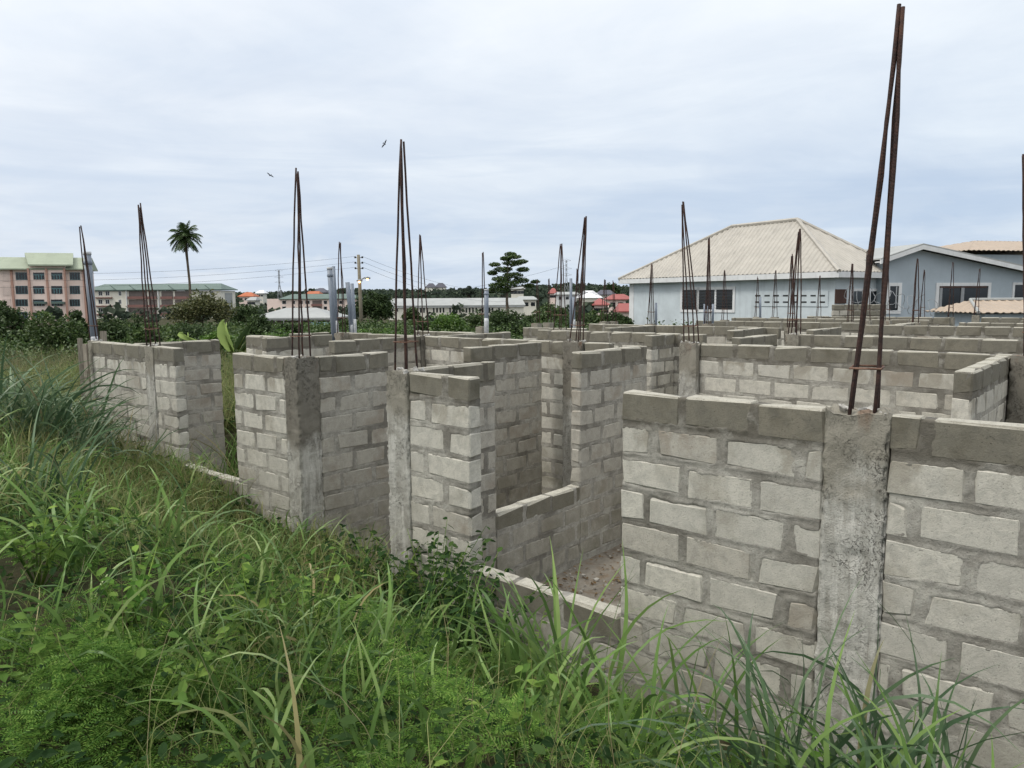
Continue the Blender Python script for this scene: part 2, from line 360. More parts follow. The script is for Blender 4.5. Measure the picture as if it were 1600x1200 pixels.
kind(link('ground', mesh_np('ground', vv, grid_quads(len(la), len(lb))[:, ::-1], None, True), M['ground']), 'structure')
def gzw(X, Y): a, b = to_ab(X, Y); return float(gz(a, b))
# earth fill inside the room behind the low front wall
fa, fb = np.linspace(-3.5, 13.2, 150), np.linspace(4.53, 16, 110)
GA, GB = np.meshgrid(fa, fb, indexing='ij'); pp = np.stack([GA, GB, GA * 0], -1).reshape(-1, 3)
FZ = -1.0 + 0.05 * fbm(pp, 0.8, 5) + 0.015 * fbm(pp, 5, 9)
vv = np.stack([AD.x * pp[:, 0] + BD.x * pp[:, 1], AD.y * pp[:, 0] + BD.y * pp[:, 1], FZ], -1)
kind(link('room_floor', mesh_np('room_floor', vv, grid_quads(150, 110)[:, ::-1], None, True), M['floor']), 'structure')

# ------------------------------------------------------------------ blocks, walls, columns
BL, BH, JV = 0.455, 0.197, 0.042
_bc = {}
def block_mesh(L, var, mat, h=BH, t=TH):
    key = (round(L, 2), var, mat, h)
    if key in _bc: return _bc[key]
    r = random.Random(hash((round(L * 100), var, mat)) & 0xffff); L = round(L, 2)
    c = 0.009; q = lambda s: r.uniform(-s, s)
    hx, hy, hz = L / 2, t / 2, h / 2; vs = []; idx = {}
    for sx in (-1, 1):
        for sy in (-1, 1):
            for sz in (-1, 1):
                k = c * (r.uniform(0.6, 1.8) if r.random() < .75 else r.uniform(2.2, 4.0)); X, Y, Zc = sx * hx, sy * hy, sz * hz
                jx, jz = q(0.007), q(0.006)
                for ax in range(3):
                    p = [X + jx, Y + q(0.002), Zc + jz]
                    for j, sgn in ((0, sx), (1, sy), (2, sz)):
                        if j != ax: p[j] -= sgn * k
                    idx[(sx, sy, sz, ax)] = len(vs); vs.append(p)
    qd, tr = [], []
    for ax in range(3):
        o1, o2 = [i for i in range(3) if i != ax]
        for s in (-1, 1):
            f = []
            for u, v in ((-1, -1), (1, -1), (1, 1), (-1, 1)):
                sg = [0, 0, 0]; sg[ax] = s; sg[o1] = u; sg[o2] = v; f.append(idx[(*sg, ax)])
            qd.append(f)
        for s1 in (-1, 1):                       # edges running along ax
            for s2 in (-1, 1):
                e = []
                for s in (-1, 1):
                    sg = [0, 0, 0]; sg[ax] = s; sg[o1] = s1; sg[o2] = s2
                    e.append((idx[(*sg, o1)], idx[(*sg, o2)]))
                qd.append((e[0][0], e[0][1], e[1][1], e[1][0]))
    for sx in (-1, 1):
        for sy in (-1, 1):
            for sz in (-1, 1): tr.append([idx[(sx, sy, sz, k)] for k in range(3)])
    V3 = np.array(vs)
    def orient(f):
        p = V3[list(f)]; n = np.cross(p[1] - p[0], p[2] - p[0]); return list(f) if n.dot(p.mean(0)) > 0 else list(f)[::-1]
    me = mesh_np('block', vs, [orient(f) for f in qd], [orient(f) for f in tr]); me.materials.append(M[mat]); _bc[key] = me; return me

def wall(label, p0, p1, ztop=ZT, zbot=-0.9, res=0.03, phase=0, dark=1, maxc=99, group=None, name='block_wall', pale='block_pale', seed=0, sag=0.0):
    """p0,p1 = (a,b) of the wall's centre line; blocks, and a mortar body squeezed out unevenly between them"""
    a, b = ab(*p0), ab(*p1); d = b - a; L = d.length; rz = math.atan2(d.y, d.x)
    r = random.Random(seed * 31 + int(L * 1000)); H = ztop - zbot
    t = thing(name, label, 'wall', (a.x, a.y, zbot), rz, group)
    rects = []; nc = int(H / P + 0.3)
    for i in range(nc):
        z1 = H - i * P - (0.002 if i else 0); z0 = z1 - BH
        if z0 < -0.12: break
        x = 0.0; odd = (i + phase) % 2
        first = True
        while x < L - 0.05:
            ln = BL * (0.47 if (odd and first) else 1.0) + r.uniform(-0.012, 0.012)
            if first and odd: ln += r.uniform(-0.05, 0.06)
            first = False
            x1 = min(x + ln, L)
            if L - x1 < 0.09: x1 = L
            rects.append((x, x1, z0 + r.uniform(-.007, .007), z1 if i == 0 else z1 + r.uniform(-.007, .007), i))
            x = x1 + JV * r.uniform(0.75, 1.25)
    for (x0, x1, z0, z1, i) in rects:
        if i >= maxc: continue
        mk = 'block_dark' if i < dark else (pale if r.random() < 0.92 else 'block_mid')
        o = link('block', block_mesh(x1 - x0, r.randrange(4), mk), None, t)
        o.location = ((x0 + x1) / 2, r.uniform(-.003, .003), (z0 + z1) / 2)
        o.rotation_euler = (r.uniform(-.006, .006), r.uniform(-.008, .008), r.uniform(-.006, .006))
    # mortar body
    if res >= 0.06:
        mb = MB(); mb.box(0.012, L - 0.012, -TH / 2 + 0.008, TH / 2 - 0.008, 0, H - 0.01); mb.obj('mortar', M['mortar'], t); return t
    nx, nz = max(3, int(L / res)), max(3, int(H / res))
    xs, zs = np.linspace(0.008, L - 0.008, nx), np.linspace(0, H - 0.007, nz)
    GX, GZ = np.meshgrid(xs, zs, indexing='ij'); X, Zz = GX.ravel(), GZ.ravel()
    ins = np.full(len(X), -1.0)
    for (x0, x1, z0, z1, i) in rects:
        w = np.minimum(np.minimum(X - x0 if x0 > 0.01 else X * 0 + 1, x1 - X if x1 < L - 0.01 else X * 0 + 1), np.minimum(Zz - z0, (z1 - Zz) if i else X * 0 + 1))
        ins = np.maximum(ins, w)
    faces = []; vs = []
    for side in (-1, 1):
        q = np.stack([X + 3.7 * seed, X * 0 + side * 5.1, Zz], -1)
        n1, n2, n3 = fbm(q, 5.5, seed, 3), fbm(q, 24, seed + 3, 2), vnoise(q, 60, seed + 5)
        dd = ins - 0.004 - 0.026 * n1 - 0.011 * n2
        h = np.where(dd < 0, -0.001 + 0.005 * n1 + 0.004 * n2 + 0.0015 * n3 + np.maximum(dd, -0.02) * 0.25, 0.004 - dd * 0.7 + 0.004 * n2)
        h = np.clip(h, -0.022, 0.011)
        vs.append(np.stack([X, side * (TH / 2 + h), Zz], -1))
    i = np.arange(nx * nz).reshape(nx, nz); q0 = np.stack([i[:-1, :-1], i[1:, :-1], i[1:, 1:], i[:-1, 1:]], -1).reshape(-1, 4)
    k = nx * nz; Q = [q0, q0[:, ::-1] + k]
    def strip(e, flip):
        s = np.stack([e[:-1], e[1:], e[1:] + k, e[:-1] + k], -1); Q.append(s[:, ::-1] if not flip else s)
    strip(i[:, -1], True); strip(i[:, 0], False); strip(i[0, :], True); strip(i[-1, :], False)
    link('mortar', mesh_np('mortar', np.concatenate(vs), np.concatenate(Q), None, True), M['mortar'], t)
    return t

def rough_box(name, sx, sy, sz, res, amp, seed, mat, parent, loc=(0, 0, 0), top=0.0, rz=0):
    nx, ny, nz = [max(2, int(s / res) + 1) for s in (sx, sy, sz)]
    vs = []; qs = []; k = 0
    for ax in range(3):
        o1, o2 = [i for i in range(3) if i != ax]; N = (nx, ny, nz); Sz = (sx, sy, sz)
        for s in (-1, 1):
            u = np.linspace(-.5, .5, N[o1]); v = np.linspace(-.5, .5, N[o2]); U, V2 = np.meshgrid(u, v, indexing='ij')
            p = np.zeros((U.size, 3)); p[:, o1] = U.ravel() * Sz[o1]; p[:, o2] = V2.ravel() * Sz[o2]; p[:, ax] = s * .5 * Sz[ax]
            q = grid_quads(N[o1], N[o2])
            fl = (s > 0) ^ (ax == 1)
            qs.append((q if fl else q[:, ::-1]) + k); k += len(p); vs.append(p)
    p = np.concatenate(vs); off = p + seed * 3.3
    dsp = np.stack([fbm(off, 9, seed + j * 7, 3) for j in range(3)], -1) * amp
    e = np.abs(p) / (np.array([sx, sy, sz]) / 2)
    edge = ((e[:, 0] > .93) & (e[:, 1] > .93))
    dsp[:, :2] += (np.sign(p[:, :2]) * (-np.abs(vnoise(off, 22, seed + 40)) * amp * 2.6)[:, None]) * edge[:, None]
    dsp[:, 2] += np.where(p[:, 2] > sz * .49, top * fbm(off, 14, seed + 9, 3), 0)
    p = p + dsp; p[:, 2] += sz / 2
    return link(name, mesh_np(name, p, np.concatenate(qs), None, True), M[mat] if isinstance(mat, str) else mat, parent, loc, rz)

def rebar_bundle(t, base_z, half, top, rad, bars=4, tie=0.25, bend=0.0, seed=0, stir=True, n=7, topw=0.014, rot=0.0):
    """bars rise from a square of side 2*half at base_z and are tied together at the local point top"""
    r = random.Random(seed + 11); top = Vector(top)
    cs = [(-1, -1), (1, -1), (1, 1), (-1, 1), (0, -1), (0, 1)][:bars]; co, si = math.cos(rot), math.sin(rot); cs = [(x * co - y * si, x * si + y * co) for x, y in cs]
    for (sx, sy) in cs:
        p0 = Vector((sx * half, sy * half, base_z - 0.1)); hh = top.z - base_z
        p3 = top + Vector((sx * topw * r.uniform(.3, 1), sy * topw * r.uniform(.3, 1), r.uniform(-.06, .02)))
        bx, by = r.uniform(-.012, .012), r.uniform(-.010, .010); pts = []
        for k in range(9):
            u = k / 8; w = u ** 1.08
            p = p0.lerp(p3, w) + Vector((math.sin(u * math.pi) * (bend + bx) + r.uniform(-.005, .005), math.sin(u * 4.5) * by + r.uniform(-.005, .005), 0))
            p.z = p0.z + (p3.z - p0.z) * u; pts.append(p)
        mb = MB(); mb.tube(pts, rad, n); mb.obj('reinforcing_bar', M['rebar'], t, True)
    if stir:
        z = base_z + tie; h2 = half * (1 - tie / max(.5, top.z - base_z)) + rad * 1.5; mb = MB()
        c = [Vector((x * h2, y * h2, z + r.uniform(-.01, .01))) for x, y in [(x * co - y * si, x * si + y * co) for x, y in ((-1, -1), (1, -1), (1, 1), (-1, 1), (-1, -1))]]
        ctr = Vector((top.x, top.y, 0)) * (tie / max(.5, top.z - base_z))
        mb.tube([p + ctr for p in c], rad * 0.6, 5); mb.obj('stirrup', M['stirrup'], t, True)

def column(label, a, b, w=0.24, dpt=0.24, ztop=ZT, zbot=-0.9, top_px=None, rad=0.008, half=0.07, mat='column', amp=0.008, res=0.03, seed=1, bars=4, tie=0.25, rubble=True, stir=True, bend=0.0, group=None, lump=0.02, rot=0.0):
    p = ab(a, b); t = thing('reinforced_column', label, 'column', (p.x, p.y, 0), A_ANG, group)
    rough_box('pillar', w, dpt, ztop - zbot, res, amp, seed, mat, t, (0, 0, zbot), top=lump)
    if rubble:
        r = random.Random(seed); mb = MB()
        for k in range(9):
            s = r.uniform(.010, .026); Mx = Matrix.Translation((r.uniform(-w / 2.4, w / 2.4), r.uniform(-dpt / 2.4, dpt / 2.4), ztop + s * .3)) @ Matrix.Rotation(r.uniform(0, 6), 4, Vector((r.random(), r.random(), r.random())).normalized())
            k0 = len(mb.v); mb.box(-s, s, -s * r.uniform(.5, 1), s * .7, -s * .5, s * .4, Mx); mb.v[k0:] = [tuple(c + r.uniform(-.4, .4) * s for c in v) for v in mb.v[k0:]]
        mb.obj('loose_concrete', M['rubble'], t)
    if top_px:
        tp = at(top_px[0], top_px[1], p.y); l = tp - p; R = Matrix.Rotation(-A_ANG, 3, 'Z'); l = R @ Vector((l.x, l.y, 0))
        rebar_bundle(t, ztop, half, (l.x, l.y, tp.z), rad, bars, tie, bend, seed, stir, rot=rot)
    return t
# ------------------------------------------------------------------ the unfinished building: front line
B1, B2 = 4.505, 4.805
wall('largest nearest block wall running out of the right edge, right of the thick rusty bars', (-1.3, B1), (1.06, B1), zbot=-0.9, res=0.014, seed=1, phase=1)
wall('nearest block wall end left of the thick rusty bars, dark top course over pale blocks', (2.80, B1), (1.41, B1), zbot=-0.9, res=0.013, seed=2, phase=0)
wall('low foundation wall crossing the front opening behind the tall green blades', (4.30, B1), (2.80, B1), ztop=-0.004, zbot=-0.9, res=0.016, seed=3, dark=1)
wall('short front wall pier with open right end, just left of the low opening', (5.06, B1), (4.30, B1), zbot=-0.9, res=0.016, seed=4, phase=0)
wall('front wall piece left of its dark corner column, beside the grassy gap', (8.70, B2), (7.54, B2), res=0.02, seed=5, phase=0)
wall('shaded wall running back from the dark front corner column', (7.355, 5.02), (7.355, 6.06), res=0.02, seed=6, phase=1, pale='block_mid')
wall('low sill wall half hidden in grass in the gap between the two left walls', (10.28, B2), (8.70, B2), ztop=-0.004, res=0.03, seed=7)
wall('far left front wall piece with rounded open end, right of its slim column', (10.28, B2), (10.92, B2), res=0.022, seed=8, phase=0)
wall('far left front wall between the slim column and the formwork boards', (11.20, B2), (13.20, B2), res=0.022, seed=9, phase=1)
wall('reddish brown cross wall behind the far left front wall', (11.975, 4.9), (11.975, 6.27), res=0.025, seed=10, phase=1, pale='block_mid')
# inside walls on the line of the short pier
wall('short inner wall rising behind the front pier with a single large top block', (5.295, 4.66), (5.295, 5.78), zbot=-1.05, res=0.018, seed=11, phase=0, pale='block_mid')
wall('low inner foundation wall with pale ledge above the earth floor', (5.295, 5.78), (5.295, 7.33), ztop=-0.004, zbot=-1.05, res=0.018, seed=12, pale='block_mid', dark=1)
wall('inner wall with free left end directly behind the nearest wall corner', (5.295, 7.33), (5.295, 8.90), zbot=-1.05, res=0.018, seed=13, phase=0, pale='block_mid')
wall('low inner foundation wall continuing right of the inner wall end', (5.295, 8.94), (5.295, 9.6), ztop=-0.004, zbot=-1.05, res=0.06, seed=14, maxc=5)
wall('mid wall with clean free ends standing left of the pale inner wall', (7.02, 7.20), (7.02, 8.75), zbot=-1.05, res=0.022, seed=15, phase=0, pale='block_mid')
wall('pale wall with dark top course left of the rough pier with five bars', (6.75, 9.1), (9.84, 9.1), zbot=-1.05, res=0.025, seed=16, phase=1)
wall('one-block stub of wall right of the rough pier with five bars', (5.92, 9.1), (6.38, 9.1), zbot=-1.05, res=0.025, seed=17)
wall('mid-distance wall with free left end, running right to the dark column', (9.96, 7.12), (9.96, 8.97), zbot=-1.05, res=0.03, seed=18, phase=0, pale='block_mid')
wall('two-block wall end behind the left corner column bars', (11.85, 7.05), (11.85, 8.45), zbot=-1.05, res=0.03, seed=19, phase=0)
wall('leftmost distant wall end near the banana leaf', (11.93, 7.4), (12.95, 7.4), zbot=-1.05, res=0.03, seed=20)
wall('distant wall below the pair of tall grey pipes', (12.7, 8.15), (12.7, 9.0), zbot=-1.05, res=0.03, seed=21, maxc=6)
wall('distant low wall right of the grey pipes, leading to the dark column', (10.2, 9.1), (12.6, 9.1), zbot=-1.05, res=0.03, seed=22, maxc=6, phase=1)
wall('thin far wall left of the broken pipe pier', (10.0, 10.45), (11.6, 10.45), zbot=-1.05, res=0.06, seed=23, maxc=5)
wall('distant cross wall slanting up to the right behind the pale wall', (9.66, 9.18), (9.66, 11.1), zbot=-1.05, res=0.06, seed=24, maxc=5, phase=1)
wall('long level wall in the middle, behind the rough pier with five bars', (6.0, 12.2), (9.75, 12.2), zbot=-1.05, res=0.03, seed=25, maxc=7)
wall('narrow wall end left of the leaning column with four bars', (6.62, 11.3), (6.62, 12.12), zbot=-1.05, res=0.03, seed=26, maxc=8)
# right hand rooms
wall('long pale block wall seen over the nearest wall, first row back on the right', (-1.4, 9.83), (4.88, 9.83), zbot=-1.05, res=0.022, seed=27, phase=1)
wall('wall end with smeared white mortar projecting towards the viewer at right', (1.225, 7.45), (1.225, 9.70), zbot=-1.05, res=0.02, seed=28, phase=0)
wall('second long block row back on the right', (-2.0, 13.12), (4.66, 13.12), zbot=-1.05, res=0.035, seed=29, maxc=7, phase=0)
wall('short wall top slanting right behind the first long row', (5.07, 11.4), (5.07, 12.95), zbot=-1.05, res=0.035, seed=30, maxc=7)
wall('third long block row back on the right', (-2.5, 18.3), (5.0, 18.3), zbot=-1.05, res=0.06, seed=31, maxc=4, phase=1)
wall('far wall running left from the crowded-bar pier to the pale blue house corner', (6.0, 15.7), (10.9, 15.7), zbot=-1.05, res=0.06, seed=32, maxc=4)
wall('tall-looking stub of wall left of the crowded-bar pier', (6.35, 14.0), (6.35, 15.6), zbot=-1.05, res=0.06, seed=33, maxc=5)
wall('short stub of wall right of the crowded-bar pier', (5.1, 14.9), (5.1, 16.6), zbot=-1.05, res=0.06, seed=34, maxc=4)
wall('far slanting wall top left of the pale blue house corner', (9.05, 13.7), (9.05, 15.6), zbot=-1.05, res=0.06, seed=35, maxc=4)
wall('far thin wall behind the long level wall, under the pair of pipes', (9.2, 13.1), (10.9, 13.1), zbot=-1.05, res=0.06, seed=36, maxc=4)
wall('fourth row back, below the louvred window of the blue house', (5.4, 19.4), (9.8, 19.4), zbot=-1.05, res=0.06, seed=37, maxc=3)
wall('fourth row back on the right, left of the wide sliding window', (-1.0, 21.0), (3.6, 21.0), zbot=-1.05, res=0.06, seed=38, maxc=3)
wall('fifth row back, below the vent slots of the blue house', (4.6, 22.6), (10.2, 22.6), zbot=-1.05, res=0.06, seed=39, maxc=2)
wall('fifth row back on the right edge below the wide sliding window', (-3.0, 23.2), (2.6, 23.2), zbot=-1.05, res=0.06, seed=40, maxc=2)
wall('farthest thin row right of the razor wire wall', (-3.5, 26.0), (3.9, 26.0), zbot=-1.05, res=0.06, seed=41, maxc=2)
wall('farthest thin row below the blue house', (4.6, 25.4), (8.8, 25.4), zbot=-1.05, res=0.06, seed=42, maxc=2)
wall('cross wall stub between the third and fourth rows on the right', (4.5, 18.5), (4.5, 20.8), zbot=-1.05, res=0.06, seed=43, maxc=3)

# ------------------------------------------------------------------ columns with their bars
column('nearest concrete column, cracked and streaked, with thick tall rusty bars', 1.235, 4.525, 0.35, 0.22, zbot=-0.9, top_px=(1409, 8), rad=0.0115, half=0.070, rot=0.15, amp=0.014, res=0.013, seed=3, tie=0.26, bend=0.0, lump=0.05)
column('rounded column at the left end of the short front pier, four tall bars', 5.21, 4.545, 0.30, 0.26, zbot=-0.95, top_px=(627, 221), rad=0.0098, half=0.075, amp=0.009, res=0.018, seed=4, tie=0.27)
column('dark ragged front corner column with four bars, left of centre', 7.41, 4.875, 0.27, 0.30, zbot=-0.95, top_px=(464, 264), rad=0.0098, half=0.075, mat='column_dark', amp=0.011, res=0.018, seed=5)
column('slim column in the far left front wall with a tight leaning bar bundle', 11.06, 4.80, 0.28, 0.17, top_px=(217, 319), rad=0.0098, half=0.07, amp=0.007, res=0.025, seed=6)
column('farthest left column between formwork boards, slim bars beside the thick pipe', 13.30, 4.82, 0.18, 0.17, top_px=(125, 349), rad=0.0098, half=0.05, res=0.03, seed=7, bars=3)
column('dark column in mid distance with slim bars, right of the four central bars', 9.98, 9.12, 0.26, 0.28, zbot=-1.05, top_px=(656, 366), rad=0.0098, half=0.07, mat='column_dark', res=0.03, seed=8)
column('rough crumbling pier with five crowded bars in the middle', 6.565, 9.1, 0.36, 0.22, zbot=-1.05, top_px=(915, 338), rad=0.009, half=0.075, mat='column_dark', res=0.03, seed=9, bars=5, lump=0.05)
column('tall column on the corner of the long pale wall, four tall bars tied at the tip', 5.02, 9.80, 0.28, 0.28, zbot=-1.05, top_px=(1067, 314), rad=0.0095, half=0.08, mat='column', res=0.03, seed=10, lump=0.05)
column('dark rough column cut by the right edge, with tall bars', 0.93, 9.66, 0.42, 0.30, ztop=ZT + .01, zbot=-1.05, top_px=(1600, 243), rad=0.012, half=0.085, mat='column_dark', amp=0.014, res=0.03, seed=11)
column('broken white-topped crowded-bar pier in front of the vent slots', 4.76, 13.1, 0.24, 0.24, zbot=-1.05, top_px=(1249, 359), rad=0.010, half=0.08, res=0.04, seed=12, bars=5)
def small_column(label, base, top, Y, rad=0.010, bars=3, half=0.06, seed=0, mat='column', z=ZT):
    p = at(base[0], base[1], Y); a, b = to_ab(p.x, p.y)
    return column(label, a, b, 0.22, 0.22, ztop=z, zbot=-1.05, top_px=top, rad=rad, half=half, mat=mat, res=0.06, seed=seed, bars=bars, rubble=False, stir=True, tie=.3, group=None)
small_column('thin crossed bars between the two pairs of grey pipes', (534, 520), (531, 376), 14.7, seed=21, bars=3)
small_column('slim two-bar column behind the grey pipe left of the umbrella-shaped tree', (753, 509), (754, 394), 17.5, seed=22, bars=2, rad=.012)
small_column('bar bundle left of the five-bar pier, taller than its neighbours', (875, 515), (877, 381), 15.6, seed=23, bars=4, half=.1)
small_column('thin single-looking bar post left of the lattice pylon', (839, 507), (839, 436), 19.5, seed=24, bars=2)
small_column('thin bar post nearer the pylon, second right of the umbrella-shaped tree', (857, 507), (857, 436), 20.0, seed=25, bars=2)
small_column('bar post just left of the five-bar pier, shorter', (902, 507), (902, 419), 20.5, seed=26, bars=3)
small_column('bar post in front of the red roofs, left one of two', (944, 505), (945, 437), 20.5, seed=27, bars=3)
small_column('bar post in front of the red roofs, right one of two', (958, 505), (958, 438), 20.6, seed=28, bars=2)
small_column('leaning bar bundle at the left corner of the pale blue house', (1017, 508), (1018, 410), 18.5, seed=29, bars=4)
small_column('thick bar bundle crossing the louvred window of the blue house', (1106, 509), (1108, 369), 18.3, seed=30, bars=4, rad=.012)
small_column('short bars at the right side of the louvred window', (1132, 503), (1132, 421), 21.5, seed=31, bars=3)
small_column('short bars at the left end of the vent slots', (1183, 497), (1184, 432), 24.5, seed=32, bars=3)
small_column('bars in front of the middle of the vent slots', (1210, 497), (1212, 423), 24.0, seed=33, bars=3)
small_column('dense dark bars left of the crowded-bar pier tip', (1236, 512), (1238, 398), 15.9, seed=34, bars=4, rad=.011)
small_column('bars at the right end of the vent slots', (1279, 497), (1281, 430), 24.5, seed=35, bars=3)
small_column('bars in front of the small brown door', (1328, 505), (1332, 411), 19.0, seed=36, bars=4, mat='column_dark')
small_column('bars standing just left of the nearest thick rusty bars', (1355, 500), (1355, 390), 20.0, seed=37, bars=3)
small_column('bars hidden partly behind the nearest thick rusty bars', (1386, 500), (1387, 395), 20.0, seed=38, bars=3)
small_column('wider bar bundle on the gabled house wall, left of its window', (1430, 507), (1434, 404), 18.3, seed=39, bars=3, rad=.012)
small_column('narrow bar bundle on the gabled house wall, close to its window', (1441, 494), (1445, 422), 23.0, seed=40, bars=3)
small_column('bars crossing the left pane of the wide sliding window', (1485, 498), (1489, 410), 22.5, seed=41, bars=3)
small_column('bars crossing the right pane of the wide sliding window', (1525, 494), (1531, 418), 24.5, seed=42, bars=3)

# ------------------------------------------------------------------ pipes and boards
def pipe(label, base, top, Y, rad, coupling=False, splash=0.0, cap=False, group=None):
    p0 = at(base[0], base[1], Y); p1 = at(top[0], top[1], Y); d = p1 - p0
    t = thing('plastic_pipe', label, 'pipe', p0, 0, group)
    mb = MB(); ri = rad * 0.88; n = 14; L = d
    mb.tube([Vector((0, 0, -0.5)) - d * 0.02, d * .5, d], rad, n); mb.obj('pipe_barrel', M['pvc'], t, True)
    if coupling:
        mb = MB(); mb.tube([d * .86, d * .865, d * .90, d * .905], [rad * 1.02, rad * 1.18, rad * 1.18, rad * 1.02], n); mb.obj('coupling_ring', M['pvc'], t, True)
        mb = MB(); mb.tube([d * .97, d * 1.004], rad * 1.10, n); mb.obj('socket_rim', M['pvc_pale'], t, True)
    if splash:
        mb = MB(); mb.tube([Vector((0, 0, -0.3)), d * splash * .6, d * splash], [rad * 1.06, rad * 1.07, rad * 1.015], n); mb.obj('cement_splash', M['pvc_pale'], t, True)
    return t
pipe('thick grey drain pipe with a coupling at the far left wall end', (148, 534), (136, 394), 12.55, 0.058, True, 0.06)
pipe('taller pair of grey pipes, left one with a rim ring', (522, 522), (515, 418), 14.9, 0.052, True)
pipe('taller pair of grey pipes, right one with a white splashed foot', (527, 522), (521, 416), 15.1, 0.034, False, 0.2)
pipe('shorter pair of grey pipes, left one', (550, 515), (543, 441), 15.2, 0.044, False, 0.1)
pipe('shorter pair of grey pipes, right one with splashed foot', (555, 517), (550, 443), 15.0, 0.034, False, 0.25)
pipe('single grey pipe with rim left of the umbrella-shaped tree', (760, 512), (760, 452), 17.0, 0.050, True, 0.25)
pipe('tall grey pipe left of the five-bar pier', (892, 508), (892, 435), 19.3, 0.036)
pipe('shorter grey pipe beside the tall one left of the five-bar pier', (897, 508), (896, 464), 19.2, 0.036, False, 0.2)
pipe('short grey pipe at the left corner of the pale blue house', (1025, 507), (1025, 473), 18.6, 0.03)
pipe('left one of three short pipes under the louvred window', (1101, 503), (1101, 475), 20.2, 0.032)
pipe('middle, shortest of three pipes under the louvred window', (1105, 503), (1105, 478), 20.0, 0.018)
pipe('right one of three short pipes under the louvred window', (1114, 502), (1114, 475), 20.3, 0.03)
pipe('short grey pipe left of the vent slots', (1188, 494), (1188, 464), 23.8, 0.034)
def board(label, x0, x1, ytop, Y, ang, h=1.5, thick=0.03, grey=False):
    p = at((x0 + x1) / 2, ytop, Y); w = (x1 - x0) / F * Y; z0 = -0.35
    t = thing('formwork_board', label, 'plank', (p.x, p.y, z0), ang); mb = MB(); n = 8
    for k in range(n):
        a0, a1 = k / n * (p.z - z0), (k + 1) / n * (p.z - z0)
    mb.box(-w / 2, w / 2, -thick / 2, thick / 2, 0, p.z - z0 - 0.004); mb.obj('plank_board', M['wood'], t)
    mb = MB(); mb.box(-w * .35, w * .35, -thick / 2 - .014, -thick / 2, (p.z - z0) * .72, (p.z - z0) * .78); mb.obj('cleat', M['wood'], t)
board('grey upright formwork board at the far left, outermost', 121, 128, 528, 12.6, 0.3)
board('pale upright formwork board against the far left wall end', 128, 138, 537, 12.15, -0.5)
board('small pale upright post end behind the far left wall', 156.5, 165.5, 517, 13.2, 0.2)

# broken block pieces and stones lying on the earth floor behind the low wall
M['stone'] = mat_simple('broken sandcrete', (0.30, 0.285, 0.25), (0.48, 0.46, 0.41), 20, 0.95, 0.6, 0.1)
r = random.Random(17)
for k, lb in enumerate(('broken block corner lying on the earth floor against the inner wall', 'flat broken block piece on the earth floor behind the low wall', 'pale stone on the earth floor near the nearest wall corner')):
    p = ab((4.6, 3.9, 3.6)[k], (7.4, 6.3, 5.6)[k], -1.0); s_ = (.11, .09, .06)[k]; o = rough_box('broken_block', s_ * 2, s_ * 1.5, s_ * 1.1, .025, .02, 60 + k, 'stone', None, (p.x, p.y, -1.0)); o.rotation_euler = (.15, -.1, r.uniform(0, 3)); tag(o, lb, 'rubble')
mb = MB()
for k in range(700):
    a_, b_ = r.uniform(2.2, 5.2), r.uniform(4.7, 9.2); p = ab(a_, b_, -0.99 + r.uniform(-.02, .02)); s_ = r.uniform(.004, .012) if r.random() < .8 else r.uniform(.012, .04); k0 = len(mb.v)
    mb.box(-s_, s_, -s_ * .7, s_ * .7, -s_ * .5, s_ * .5, Matrix.Translation(p) @ Matrix.Rotation(r.uniform(0, 6), 4, 'Z')); mb.v[k0:] = [tuple(c + r.uniform(-.35, .35) * s_ for c in v) for v in mb.v[k0:]]
kind(mb.obj('gravel', M['stone']), 'stuff', 'small stones scattered on the earth floor')

M['litter'] = mat_leaf('dead leaves', (0.10, 0.06, 0.03), (0.19, 0.12, 0.06), (0.27, 0.20, 0.11), 0.1, 0.02)
vs, qs = [], []
for k in range(1500):
    p = ab(r.uniform(2.0, 5.2), r.uniform(4.65, 9.2), -0.975 + r.uniform(-.02, .015)); s_ = r.uniform(.012, .04); t_ = r.uniform(0, 6.28); n_ = len(vs)
    u_ = Vector((math.cos(t_), math.sin(t_), r.uniform(-.4, .4))) * s_; w_ = Vector((-math.sin(t_), math.cos(t_), r.uniform(-.5, .5))) * s_ * .45
    vs += [p - u_, p + w_, p + u_, p - w_]; qs.append((n_, n_ + 1, n_ + 2, n_ + 3))
kind(link('leaf_litter', mesh_np('leaf_litter', vs, qs), M['litter']), 'stuff', 'brown dead leaves strewn over the earth floor')
# ------------------------------------------------------------------ background materials
def flat(name, c, rough=0.8, var=0.12, scale=1.5, bumps=0.05, spec=0.2, streak=True):
    m = MN(name); n = m.noise(scale, 5, 0.65); st = m.noise(scale * 3, 4, 0.6, stretch=(1, 1, 0.12))
    col = m.mix(m.ramp(n, [(0.3, 0.0), (0.7, 1.0)]), tuple(x * (1 - var) for x in c), tuple(min(1, x * (1 + var * .6)) for x in c))
    if streak: col = m.mix(m.ramp(st, [(0.54, 0.0), (0.72, 0.35)]), col, tuple(x * 0.62 for x in c))
    return m.bsdf(col, rough, m.bump(n, bumps, 0.02), spec=spec)
M['blue_wall'] = flat('pale blue render', (0.53, 0.585, 0.61), 0.85, 0.14, 0.9)
M['blue_wall2'] = flat('grey blue render', (0.38, 0.435, 0.475), 0.85, 0.10, 0.9)
M['white_trim'] = flat('white trim', (0.66, 0.67, 0.67), 0.7, 0.1, 2)
M['roof_tan'] = flat('beige roofing sheet', (0.40, 0.375, 0.33), 0.5, 0.16, 1.2, 0.05, 0.4)
M['roof_tan2'] = flat('tan roofing sheet', (0.37, 0.295, 0.225), 0.5, 0.12, 1.2, 0.05, 0.4)
